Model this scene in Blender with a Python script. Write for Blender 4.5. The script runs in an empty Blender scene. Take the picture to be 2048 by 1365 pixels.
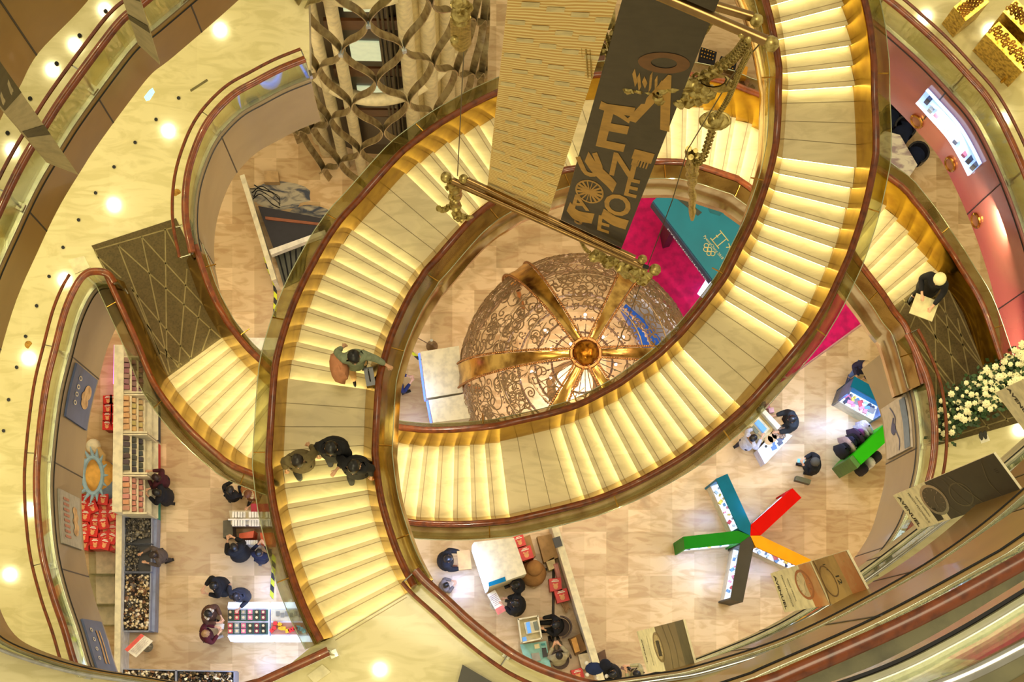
import bpy, bmesh, math, random
from mathutils import Vector, Matrix, noise
from mathutils.geometry import tessellate_polygon
random.seed(7)
PI = math.pi
C = bpy.context.scene.collection
SC = bpy.context.scene

# ------------------------------------------------------------------ camera, light, exposure
F, NX, NY, H = 3650.0, 920.0, 1370.0, 48.9      # focal length in px, foot of the plumb line, eye height over the ground floor
LV = {0: 0.0, 1: 13.5, 2: 20.25, 3: 27.0, 4: 33.75, 5: 40.5}
cam_d = bpy.data.cameras.new('camera'); cam = bpy.data.objects.new('camera', cam_d); C.objects.link(cam)
cam.location = (0, 0, H); cam.rotation_euler = (0, 0, 0)
cam_d.sensor_width = 36; cam_d.lens = F / 2048 * 36
cam_d.shift_x = (1024 - NX) / 2048; cam_d.shift_y = (NY - 682.5) / 2048
cam_d.clip_start = 0.3; cam_d.clip_end = 200
SC.camera = cam
SC.view_settings.view_transform = 'Standard'; SC.view_settings.look = 'None'
SC.view_settings.gamma = 1; SC.view_settings.use_curve_mapping = False
SC.view_settings.exposure = 0.15
w = bpy.data.worlds.new('world'); SC.world = w; w.use_nodes = True
w.node_tree.nodes['Background'].inputs[0].default_value = (1.0, 0.85, 0.54, 1)
w.node_tree.nodes['Background'].inputs[1].default_value = 0.62
SC.cycles.max_bounces = 6; SC.cycles.transparent_max_bounces = 16
SC.cycles.sample_clamp_indirect = 4

def area(name, loc, size, power, col, rot=(0, 0, 0), shape='DISK', sy=None):
    l = bpy.data.lights.new(name, 'AREA'); l.shape = shape; l.size = size
    if sy: l.size_y = sy
    l.energy = power; l.color = col
    o = bpy.data.objects.new(name, l); C.objects.link(o); o.location = loc; o.rotation_euler = rot
    return o
WARM = (1, .83, .5); COOL = (.38, .55, 1)
# big luminous ceiling of the atrium, far above the camera
area('atrium_skylight', (1.5, 9, 62), 16, 4300, (1, .87, .58))

def P(x, y, D):
    return Vector(((x - NX) * D / F, (NY - y) * D / F, H - D))
def G(x, y, h=0.0):
    return P(x, y, H - h)

# ------------------------------------------------------------------ materials
MATS = {}
def srgb(r, g, b):
    f = lambda c: (c / 255 / 12.92) if c / 255 <= .04045 else ((c / 255 + .055) / 1.055) ** 2.4
    return (f(r), f(g), f(b), 1)
def mat(name, rgb, rough=.5, metal=0, emit=None, es=0, noise_=None, spec=.5, coat=0, alpha=1, sheen=0):
    if name in MATS: return MATS[name]
    m = bpy.data.materials.new(name); m.use_nodes = True; nt = m.node_tree
    b = nt.nodes['Principled BSDF']; col = srgb(*rgb)
    b.inputs['Base Color'].default_value = col; b.inputs['Roughness'].default_value = rough
    b.inputs['Metallic'].default_value = metal; b.inputs['Specular IOR Level'].default_value = spec
    b.inputs['Coat Weight'].default_value = coat; b.inputs['Coat Roughness'].default_value = .05
    if emit: b.inputs['Emission Color'].default_value = srgb(*emit); b.inputs['Emission Strength'].default_value = es
    if sheen: b.inputs['Sheen Weight'].default_value = sheen
    tc = nt.nodes.new('ShaderNodeTexCoord'); nz = nt.nodes.new('ShaderNodeTexNoise'); mx = nt.nodes.new('ShaderNodeMix'); mx.data_type = 'RGBA'
    sc, amt, col2 = noise_ if noise_ else (6, .12, None)
    nz.inputs['Scale'].default_value = sc; nz.inputs['Detail'].default_value = 6
    nt.links.new(tc.outputs['Object'], nz.inputs['Vector'])
    c2 = srgb(*col2) if col2 else tuple(max(0, c * (1 - amt * 2)) for c in col[:3]) + (1,)
    mx.inputs[6].default_value = col; mx.inputs[7].default_value = c2
    rp = nt.nodes.new('ShaderNodeValToRGB'); rp.color_ramp.elements[0].position = .42; rp.color_ramp.elements[1].position = .68
    nt.links.new(nz.outputs['Fac'], rp.inputs[0]); nt.links.new(rp.outputs[0], mx.inputs[0])
    nt.links.new(mx.outputs[2], b.inputs['Base Color'])
    MATS[name] = m; return m
def marble(name, base, vein, tile=None, rough=.2, tvar=.0, rot=0, off=(0, 0)):
    m = bpy.data.materials.new(name); m.use_nodes = True; nt = m.node_tree; N = nt.nodes; L = nt.links
    b = N['Principled BSDF']; b.inputs['Roughness'].default_value = rough
    tc = N.new('ShaderNodeTexCoord')
    nz = N.new('ShaderNodeTexNoise'); nz.inputs['Scale'].default_value = 1.3; nz.inputs['Detail'].default_value = 8; nz.inputs['Distortion'].default_value = 1.6
    mp = N.new('ShaderNodeMapping'); mp.inputs['Scale'].default_value = (1, 3, 1); mp.inputs['Rotation'].default_value[2] = .5
    L.new(tc.outputs['Object'], mp.inputs[0]); L.new(mp.outputs[0], nz.inputs['Vector'])
    rp = N.new('ShaderNodeValToRGB'); rp.color_ramp.elements[0].position = .45; rp.color_ramp.elements[1].position = .62
    L.new(nz.outputs['Fac'], rp.inputs[0])
    mx = N.new('ShaderNodeMix'); mx.data_type = 'RGBA'; mx.inputs[6].default_value = srgb(*base); mx.inputs[7].default_value = srgb(*vein)
    L.new(rp.outputs[0], mx.inputs[0]); out = mx.outputs[2]
    if tile:
        m2 = N.new('ShaderNodeMapping'); m2.inputs['Rotation'].default_value[2] = rot; m2.inputs['Scale'].default_value = (1 / tile, 1 / tile, 1 / tile)
        m2.inputs['Location'].default_value = (off[0], off[1], 0)
        L.new(tc.outputs['Object'], m2.inputs[0])
        fl = N.new('ShaderNodeVectorMath'); fl.operation = 'FLOOR'; L.new(m2.outputs[0], fl.inputs[0])
        # drop z
        sx = N.new('ShaderNodeSeparateXYZ'); cx = N.new('ShaderNodeCombineXYZ'); L.new(fl.outputs[0], sx.inputs[0]); L.new(sx.outputs[0], cx.inputs[0]); L.new(sx.outputs[1], cx.inputs[1])
        wn = N.new('ShaderNodeTexWhiteNoise'); wn.noise_dimensions = '3D'; L.new(cx.outputs[0], wn.inputs['Vector'])
        hs = N.new('ShaderNodeValToRGB'); e = hs.color_ramp.elements
        e[0].position = 0; e[0].color = (1 - tvar, 1 - tvar * 1.15, 1 - tvar * 1.4, 1); e[1].position = 1; e[1].color = (1, 1, 1, 1)
        hs.color_ramp.interpolation = 'CONSTANT'
        for p_, v in ((.22, .82), (.45, .45), (.65, .6), (.85, .22)):
            q = e.new(p_); q.color = (1 - tvar * v, 1 - tvar * v * 1.15, 1 - tvar * v * 1.4, 1)
        L.new(wn.outputs['Value'], hs.inputs[0])
        mu = N.new('ShaderNodeMix'); mu.data_type = 'RGBA'; mu.blend_type = 'MULTIPLY'; mu.inputs[0].default_value = 1
        L.new(out, mu.inputs[6]); L.new(hs.outputs[0], mu.inputs[7]); out = mu.outputs[2]
    L.new(out, b.inputs['Base Color'])
    MATS[name] = m; return m
def glassm(name, tint, refl=.12, rough=.02):
    m = bpy.data.materials.new(name); m.use_nodes = True; nt = m.node_tree; N = nt.nodes; L = nt.links
    N.remove(N['Principled BSDF']); out = N['Material Output']
    t = N.new('ShaderNodeBsdfTransparent'); t.inputs[0].default_value = tint + (1,)
    g = N.new('ShaderNodeBsdfGlossy'); g.inputs['Roughness'].default_value = rough; g.inputs['Color'].default_value = (.9, .95, .85, 1)
    fr = N.new('ShaderNodeLayerWeight'); fr.inputs[0].default_value = .35
    ma = N.new('ShaderNodeMath'); ma.operation = 'MULTIPLY_ADD'; ma.inputs[1].default_value = .55; ma.inputs[2].default_value = refl
    L.new(fr.outputs['Fresnel'], ma.inputs[0]); x = N.new('ShaderNodeMixShader'); L.new(ma.outputs[0], x.inputs[0]); L.new(t.outputs[0], x.inputs[1]); L.new(g.outputs[0], x.inputs[2]); L.new(x.outputs[0], out.inputs[0])
    MATS[name] = m; return m
def emis(name, rgb, s):
    return mat(name, (10, 10, 10), emit=rgb, es=s)

M_ground = marble('ground_tiles', (236, 208, 160), (216, 182, 132), tile=44 * H / F, rough=.28, tvar=.36, off=(.35, .05))
M_floor = marble('cream_floor', (228, 218, 176), (214, 204, 158), tile=.85, rough=.07, tvar=.06)
M_step = marble('step_marble', (220, 206, 160), (206, 192, 146), rough=.45)
M_brass = mat('brass', (196, 158, 44), .16, 1, noise_=(3, .15, (170, 130, 30)))
M_gold = mat('gold', (206, 160, 72), .22, 1, noise_=(8, .2, (150, 100, 40)))
M_paleg = mat('pale_gold', (200, 180, 110), .35, .8, noise_=(20, .2, (140, 118, 60)))
M_chrome = mat('chrome_skin', (225, 200, 160), .16, 1, noise_=(2.2, .25, (180, 145, 105)))
M_steel = mat('steel', (190, 190, 185), .2, 1)
M_wood = mat('rail_wood', (122, 58, 20), .28, 0, noise_=(9, .2, (84, 36, 10)), coat=.25)
M_glass = glassm('balustrade_glass', (.88, .88, .74), .05)
M_clear = glassm('clear_glass', (.93, .94, .9), .06)
M_led = emis('led_strip', (255, 240, 176), 6.5)
M_fasc = mat('fascia_panel', (150, 116, 54), .35, .0, noise_=(1.2, .08, None), coat=.12)
M_taupe = mat('taupe_panel', (150, 132, 100), .35, .0, noise_=(1.2, .06, None), coat=.15)
M_pink = mat('rose_panel', (158, 92, 80), .16, .12, noise_=(.8, .06, None), coat=.6)  # base colour includes the pink of the reflected magenta carpet
M_ceil = mat('ceiling_white', (200, 190, 160), .6)
M_dark = mat('dark_frame', (26, 26, 30), .4)
M_black = mat('black_cloth', (20, 20, 24), .9)
M_white = mat('white_panel', (238, 232, 214), .4)
M_cream = mat('cream_paint', (226, 216, 180), .5)

# ------------------------------------------------------------------ helpers
def tag(o, label=None, cat=None, group=None, kind=None):
    if label: o['label'] = label
    if cat: o['category'] = cat
    if group: o['group'] = group
    if kind: o['kind'] = kind
    return o
def thing(name, label, cat, loc=(0, 0, 0), rz=0, group=None):
    o = bpy.data.objects.new(name, None); C.objects.link(o); o.location = loc; o.rotation_euler = (0, 0, rz)
    o.empty_display_size = .1
    return tag(o, label, cat, group)
class MB:
    def __init__(s): s.v = []; s.f = []; s.mi = []; s.cur = 0; s.mats = []
    def m(s, mt):
        if mt not in s.mats: s.mats.append(mt)
        s.cur = s.mats.index(mt); return s
    def add(s, vs, fs):
        n = len(s.v); s.v += [tuple(v) for v in vs]; s.f += [tuple(i + n for i in f) for f in fs]; s.mi += [s.cur] * len(fs); return s
    def prism(s, top, z0, z1=None):      # top: list of world xy, from z0 up to z1
        n = len(top); vs = [(p[0], p[1], z0) for p in top] + [(p[0], p[1], z1) for p in top]
        fs = [(i, (i + 1) % n, n + (i + 1) % n, n + i) for i in range(n)]
        tri = tessellate_polygon([[Vector((p[0], p[1], 0)) for p in top]])
        fs += [tuple(n + i for i in t) for t in tri] + [tuple(reversed(t)) for t in tri]
        return s.add(vs, fs)
    def box(s, c, d, rz=0, rx=0, ry=0):
        M = Matrix.Translation(c) @ Matrix.Rotation(rz, 4, 'Z') @ Matrix.Rotation(rx, 4, 'X') @ Matrix.Rotation(ry, 4, 'Y')
        vs = [M @ Vector((x * d[0] / 2, y * d[1] / 2, z * d[2] / 2)) for z in (-1, 1) for y in (-1, 1) for x in (-1, 1)]
        return s.add(vs, [(0, 2, 3, 1), (4, 5, 7, 6), (0, 1, 5, 4), (2, 6, 7, 3), (0, 4, 6, 2), (1, 3, 7, 5)])
    def tube(s, pts, r, n=8, closed=False, flat=1.0, up=None):
        pts = [Vector(p) for p in pts]; m_ = len(pts); vs = []; fs = []
        rs = r if isinstance(r, (list, tuple)) else [r] * m_
        for i, p in enumerate(pts):
            a = pts[(i - 1) % m_] if (closed or i) else pts[i]; b = pts[(i + 1) % m_] if (closed or i < m_ - 1) else pts[i]
            t = (b - a).normalized() if (b - a).length > 1e-9 else Vector((0, 0, 1))
            u = Vector((0, 0, 1)) if abs(t.z) < .95 else Vector((1, 0, 0))
            x = t.cross(u).normalized(); y = x.cross(t).normalized()
            for k in range(n):
                a_ = 2 * PI * k / n; vs.append(p + x * math.cos(a_) * rs[i] + y * math.sin(a_) * rs[i] * flat)
        for i in range(m_ if closed else m_ - 1):
            j = (i + 1) % m_
            for k in range(n): fs.append((i * n + k, i * n + (k + 1) % n, j * n + (k + 1) % n, j * n + k))
        if not closed: fs += [tuple(reversed(range(n))), tuple((m_ - 1) * n + k for k in range(n))]
        return s.add(vs, fs)
    def cyl(s, c, r, h, n=20, r2=None):
        r2 = r if r2 is None else r2
        vs = [(c[0] + r * math.cos(2 * PI * k / n), c[1] + r * math.sin(2 * PI * k / n), c[2]) for k in range(n)] + [(c[0] + r2 * math.cos(2 * PI * k / n), c[1] + r2 * math.sin(2 * PI * k / n), c[2] + h) for k in range(n)]
        return s.add(vs, [(k, (k + 1) % n, n + (k + 1) % n, n + k) for k in range(n)] + [tuple(reversed(range(n))), tuple(range(n, 2 * n))])
    def ball(s, c, r, n=12, sc=(1, 1, 1), M=None, nz=0, seed=0):
        vs = []; fs = []; m_ = max(4, n // 2 + 1)
        for i in range(m_ + 1):
            th = PI * i / m_
            for k in range(n):
                v = Vector((math.sin(th) * math.cos(2 * PI * k / n), math.sin(th) * math.sin(2 * PI * k / n), math.cos(th)))
                q = 1 + (nz * noise.noise(v * 2.5 + Vector((seed, seed * .7, 0))) if nz else 0)
                v = Vector((v.x * sc[0], v.y * sc[1], v.z * sc[2])) * r * q
                if M: v = M @ v
                vs.append(Vector(c) + v)
        for i in range(m_):
            for k in range(n): fs.append((i * n + k, (i + 1) * n + k, (i + 1) * n + (k + 1) % n, i * n + (k + 1) % n))
        return s.add(vs, fs)
    def loft(s, rows, closed=False):
        n = len(rows[0]); vs = [p for r in rows for p in r]; fs = []
        for i in range(len(rows) - 1):
            for k in range(n if closed else n - 1):
                fs.append((i * n + k, i * n + (k + 1) % n, (i + 1) * n + (k + 1) % n, (i + 1) * n + k))
        return s.add(vs, fs)
    def build(s, name, mt=None, parent=None, smooth=False, label=None):
        me = bpy.data.meshes.new(name); me.from_pydata(s.v, [], s.f)
        for m_ in (s.mats or [mt]): me.materials.append(m_)
        if s.mats:
            me.polygons.foreach_set('material_index', s.mi)
        bm = bmesh.new(); bm.from_mesh(me); bmesh.ops.remove_doubles(bm, verts=bm.verts, dist=1e-5); bmesh.ops.recalc_face_normals(bm, faces=bm.faces); bm.to_mesh(me); bm.free()
        if smooth:
            me.polygons.foreach_set('use_smooth', [True] * len(me.polygons))
            try: me.set_sharp_from_angle(angle=math.radians(40))
            except Exception: pass
        o = bpy.data.objects.new(name, me); C.objects.link(o)
        if parent:
            o.parent = parent; bpy_inv(o, parent)
        if label: o['label'] = label
        return o
def bpy_inv(o, parent):      # geometry given in world space: keep it there
    Mp = Matrix.Identity(4); q = parent; ch = []
    while q: ch.append(q); q = q.parent
    for q in reversed(ch):
        Mp = Mp @ q.matrix_parent_inverse @ (Matrix.LocRotScale(q.location, q.rotation_euler, q.scale))
    o.matrix_parent_inverse = Mp.inverted()
def loc(o):                  # geometry given in the thing's own space
    o.matrix_parent_inverse = Matrix.Identity(4); return o
def crom(pts, n=6):
    pts = [Vector(p) for p in pts]; out = []
    Q = [pts[0] * 2 - pts[1]] + pts + [pts[-1] * 2 - pts[-2]]
    for i in range(1, len(Q) - 2):
        a, b, c, d = Q[i - 1:i + 3]
        for k in range(n):
            t = k / n; out.append(.5 * ((2 * b) + (c - a) * t + (2 * a - 5 * b + 4 * c - d) * t * t + (3 * b - a - 3 * c + d) * t ** 3))
    out.append(pts[-1]); return out
def resample(pts, step):
    out = [pts[0].copy()]; acc = 0
    for a, b in zip(pts, pts[1:]):
        l = (b - a).length
        while acc + l >= step and l > 0:
            t = (step - acc) / l; a = a.lerp(b, t); out.append(a.copy()); l = (b - a).length; acc = 0
        acc += l
    out.append(pts[-1]); return out
def offs(pts, d):            # plan offset to the left of travel
    out = []
    for i, p in enumerate(pts):
        a = pts[max(0, i - 1)]; b = pts[min(len(pts) - 1, i + 1)]; t = (b - a); n = Vector((-t.y, t.x, 0)).normalized(); out.append(p + n * d)
    return out
def up(pts, dz): return [p + Vector((0, 0, dz)) for p in pts]
def ribbon_box(mb, pts, th, z0, z1):   # vertical wall along pts, thickness th
    a = offs(pts, th / 2); b = offs(pts, -th / 2)
    mb.loft([up(a, z0), up(a, z1), up(b, z1), up(b, z0), up(a, z0)]); return mb
def cap(mb, pts_a, pts_b): mb.loft([pts_a, pts_b]); return mb
def text_mesh(s, size, fn, extr=0, bold=False):
    cu = bpy.data.curves.new('t', 'FONT'); cu.body = s; cu.size = size; cu.align_x = 'CENTER'; cu.align_y = 'CENTER'
    cu.resolution_u = 3; cu.offset = .022 * size if bold else 0
    o = bpy.data.objects.new('t', cu); C.objects.link(o)
    dg = bpy.context.evaluated_depsgraph_get(); me = bpy.data.meshes.new_from_object(o.evaluated_get(dg))
    vs = [fn(v.co.x, v.co.y) for v in me.vertices]; fs = [tuple(p.vertices) for p in me.polygons]
    bpy.data.objects.remove(o); bpy.data.meshes.remove(me); bpy.data.curves.remove(cu)
    return vs, fs

# ------------------------------------------------------------------ floors, voids and their balustrades
def slab(name, pts, z, th, mt, under=M_ceil, label=None):
    mb = MB(); mb.m(under); mb.prism(pts, z - th, z - .03); mb.m(mt); mb.prism(pts, z - .03, z)
    o = mb.build(name); tag(o, label, None, None, 'structure'); return o
def fascia(pts, z, depth, mt, name='trim_1', joint=2.1, label=None):
    mb = MB(); mb.m(mt); ribbon_box(mb, pts, .12, -depth, .06)
    mb.m(M_dark)
    for q in resample(pts, joint)[1:-1]:
        i = min(range(len(pts)), key=lambda k: (pts[k] - q).length); t = pts[min(i + 1, len(pts) - 1)] - pts[max(0, i - 1)]
        a = math.atan2(t.y, t.x); mb.box((q.x, q.y, z - depth / 2), (.025, .135, depth - .02), a)
    mb.m(M_dark); 
    for s_ in (.065, -.065):
        mb.tube(up(offs(pts, s_), -depth * .02), .015, 4)
    o = mb.build(name, smooth=True); return tag(o, label, None, None, 'structure')
def balustrade(pts, z, inward, label, group=None, low=True, glass=M_glass, post=2.1, hr=.07, wood=None, skip=0):
    """pts: world plan points of the slab edge; inward: +1/-1 side of travel on which the floor lies"""
    t = thing('balustrade', label, 'balustrade', (pts[0].x, pts[0].y, z), 0, group)
    pts = [Vector((p.x, p.y, z)) for p in pts]
    top = up(pts, 1.1)
    MB().tube(top, hr if not wood else .03, 10, flat=.7).build('handrail', wood or M_wood, t, True)
    g = MB(); ribbon_box(g, offs(pts, -.02 * inward), .024, .1, 1.07); g.build('glass_panel', glass, t, True)
    g = MB(); ribbon_box(g, pts, .07, 0, .12); g.build('base_channel', M_steel, t, True)
    ps = resample(pts, post); k = 0
    lowp = up(offs(pts, .27 * inward), .92)
    if low: MB().tube(lowp[skip:], .032, 8).build('lower_rail', M_wood, t, True)
    for q in ps[::1]:
        i = min(range(len(pts)), key=lambda j: (pts[j] - q).length)
        mb = MB(); a = top[i]; n = (offs(pts, 1.0)[i] - pts[i]) * inward
        f = pts[i]
        mb.tube([f + n * .05, f + n * .05 + Vector((0, 0, .95)), a - Vector((0, 0, .05))], .022, 6)
        mb.box((f.x + n.x * .03, f.y + n.y * .03, z + .1), (.12, .12, .2), math.atan2(n.y, n.x))
        if low and i >= skip: mb.tube([a - Vector((0, 0, .12)), lowp[i] - Vector((0, 0, .02))], .012, 5)
        mb.build('post', M_steel, t, True)
    return t
def px(l, D): return [P(x, y, D) for x, y in l]
def flat(l, z): return [Vector((p.x, p.y, z)) for p in l]

# ground floor
o = MB().prism([(-26, -8), (26, -8), (26, 34), (-26, 34)], -.3, 0).build('floor', M_ground); tag(o, 'ground floor of square beige marble tiles', None, None, 'structure')

D1, D2, D3, D4, D5 = (H - LV[k] for k in (1, 2, 3, 4, 5))
# level 1 left: curves given where the handrail shows (1.1 m over the floor)
UL = flat(crom(px([(610, 118), (560, 138), (512, 163), (463, 192), (416, 243), (388, 303), (373, 364), (371, 435), (384, 505)], D1 - 1.1)), LV[1])
LL = flat(crom(px([(228, 566), (216, 549), (196, 543), (172, 548), (152, 572), (130, 622), (111, 693), (91, 777), (77, 890), (73, 979), (82, 1093), (103, 1182), (128, 1257), (155, 1345), (200, 1440)], D1 - 1.1)), LV[1])
lef = list(UL) + flat(px([(374, 524), (403, 605), (445.3, 677.6), (336.5, 756.7), (290, 672), (249, 590)], D1), LV[1]) + list(LL) + flat(px([(260, 1700), (-900, 1700), (-900, -500), (610, -500)], D1), LV[1])
slab('floor', lef, LV[1], .5, M_floor, label='cream marble floor of the first gallery, left side')
fascia(UL, LV[1], 2.5, M_taupe, 'trim_1'); fascia(LL, LV[1], 2.7, M_taupe, 'trim_2')
balustrade(UL, LV[1], -1, 'curved wood and glass balustrade beside the lattice tower')
balustrade(LL, LV[1], -1, 'long wood and glass balustrade along the left gallery, rounded at its upper corner', skip=22)
# level 1 right
RI = flat(crom(px([(1815, 668), (1834, 707), (1859, 774), (1869, 850), (1868, 908), (1858, 960), (1831, 1043), (1774, 1122), (1690, 1195), (1560, 1280), (1400, 1360), (1300, 1420)], D1 - 1.1)), LV[1])
RO = flat(crom(px([(1560, -90), (1700, 5), (1756, 47), (1793, 78), (1848, 128), (1900, 183), (1948, 240), (1992, 324), (2030, 418), (2062, 520), (2078, 610), (2078, 690), (2055, 735)], D1)), LV[1])
rig = list(RI) + flat(px([(1250, 1800), (3100, 1800), (3100, -500), (1500, -500)], D1), LV[1]) + list(RO) + flat(px([(2010, 770), (1968, 735), (1925, 625), (1874.7, 543.3), (1785.5, 611.9)], D1), LV[1])
slab('floor', rig, LV[1], .5, M_floor, label='cream marble floor of the first gallery, right side')
fascia(RI, LV[1], 2.6, M_taupe, 'trim_3'); fascia(RO, LV[1], 2.4, M_pink, 'trim_4')
balustrade(RI, LV[1], 1, 'wood and glass balustrade curving past the flower box')
balustrade(RO, LV[1], 1, 'wood and glass balustrade over the rose coloured gallery edge')
# level 2
L2a = flat(crom(px([(560, -240), (420, -110), (293, 0), (246, 37), (202, 91), (128, 192), (91, 249), (44, 327), (0, 418), (-60, 560), (-110, 760), (-125, 950), (-112, 1080), (-95, 1180), (-60, 1258), (0, 1300), (130, 1342), (260, 1364), (420, 1386), (520, 1366)], D2 - 1.1)), LV[2])
l2end = flat(px([(624, 1293)], D2), LV[2])
L2b = flat(crom(px([(834, 1150), (854, 1172), (899, 1212), (938, 1248), (991, 1290), (1044, 1324), (1120, 1355), (1200, 1372), (1300, 1358), (1400, 1326), (1560, 1258), (1700, 1170), (1850, 1058), (2048, 905), (2180, 760), (2260, 500), (2240, 200), (2138, -37), (2073, -110), (1950, -250)], D2)), LV[2])
l2 = L2a + l2end + flat(px([(667, 1274.8), (810.9, 1190.2)], D2), LV[2]) + L2b + flat(px([(1950, -700), (3400, -700), (3400, 2400), (-1400, 2400), (-1400, -700), (560, -700)], D2), LV[2])
slab('floor', l2, LV[2], .4, M_floor, label='cream marble floor of the second gallery')
fascia(L2a, LV[2], 1.25, M_fasc, 'trim_5'); fascia(L2b, LV[2], 1.1, M_cream, 'trim_6')
cut = min(range(len(L2a)), key=lambda i: (L2a[i] - P(-125, 950, D2 - 1.1)).length)
balustrade(L2a[:cut], LV[2], -1, 'wood and glass balustrade of the upper gallery at the top left')
cut2 = len(L2a) - 7
balustrade(L2a[cut:cut2 + 1], LV[2], -1, 'steel capped glass balustrade in the bottom left corner', low=False, wood=M_steel)
balustrade(L2a[cut2:] + flat(px([(657, 1303)], D2 - 1.1), LV[2]), LV[2], -1, 'wood and glass balustrade ending in a mitred corner at the stair head', low=False)
balustrade(L2b[:44], LV[2], -1, 'wood and glass balustrade sweeping right from the stair head', post=1.9)
balustrade(L2b[44:], LV[2], -1, 'glass balustrade of the second gallery on the lower right', low=False, wood=M_steel)
# levels 3-5 (edges under the camera side)
M_olive = mat('olive_grey', (140, 136, 104), .25, noise_=(3, .2, (108, 106, 84)), coat=.3)
def ringpiece(edge, z, depth, wide, side, mt, fd, tn, lab, gl=True, low=False, wood=None):
    e = flat(crom(edge), z); a = offs(e, .0); b = offs(e, wide * side)
    mb = MB(); n = len(e)
    mb.m(M_ceil); mb.loft([up(a, -depth), up(b, -depth)]); mb.m(M_floor if z < 30 else M_olive); mb.loft([a, b])
    if z > 30:
        mb.m(M_taupe)
        for q_ in range(1, 9): mb.tube(up(offs(e, side * q_ * wide / 14), .01), .02 + .012 * (q_ % 3), 4)  # raised stripes imitating bands reflected in the balustrade glass
    mb.m(M_ceil); mb.loft([a, up(a, -depth)]); mb.loft([b, up(b, -depth)])
    tag(mb.build('floor'), None, None, None, 'structure')
    fascia(e, z, fd, mt, tn)
    balustrade(e, z, side, lab, low=low, wood=wood)
ringpiece(px([(1180, 1378), (1311, 1360), (1396, 1344), (1577, 1285), (1751, 1199), (1905, 1107), (2048, 994), (2250, 800)], D3), LV[3], .4, 5, -1, M_fasc, 2.2, 'trim_7', 'glass balustrade with a bright steel foot on the lower right, third from the void', wood=M_steel)
ringpiece(px([(1300, 1430), (1489, 1369), (1538, 1349), (1763, 1249), (1977, 1134), (2048, 1090), (2280, 930)], D4), LV[4], .4, 5, -1, M_fasc, 2.3, 'trim_8', 'glass balustrade with a broad dark wooden handrail on the lower right')
ringpiece(px([(1300, 1520), (1500, 1455), (1750, 1375), (1900, 1305), (2048, 1218), (2300, 1060)], D5), LV[5], .4, 4, -1, M_olive, .45, 'trim_9', 'nearest glass balustrade in the bottom right corner', wood=M_steel)
# level 3 at the top left
ringpiece(px([(420, -420), (240, -110), (165, 0), (70, 100), (30, 172), (0, 220), (-80, 400), (-200, 700), (-200, 1000)], D3 + 2.2), LV[3], .4, 5, -1, M_fasc, 2.2, 'trim_10', 'wood and glass balustrade of the third gallery beyond the top left corner')
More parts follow.
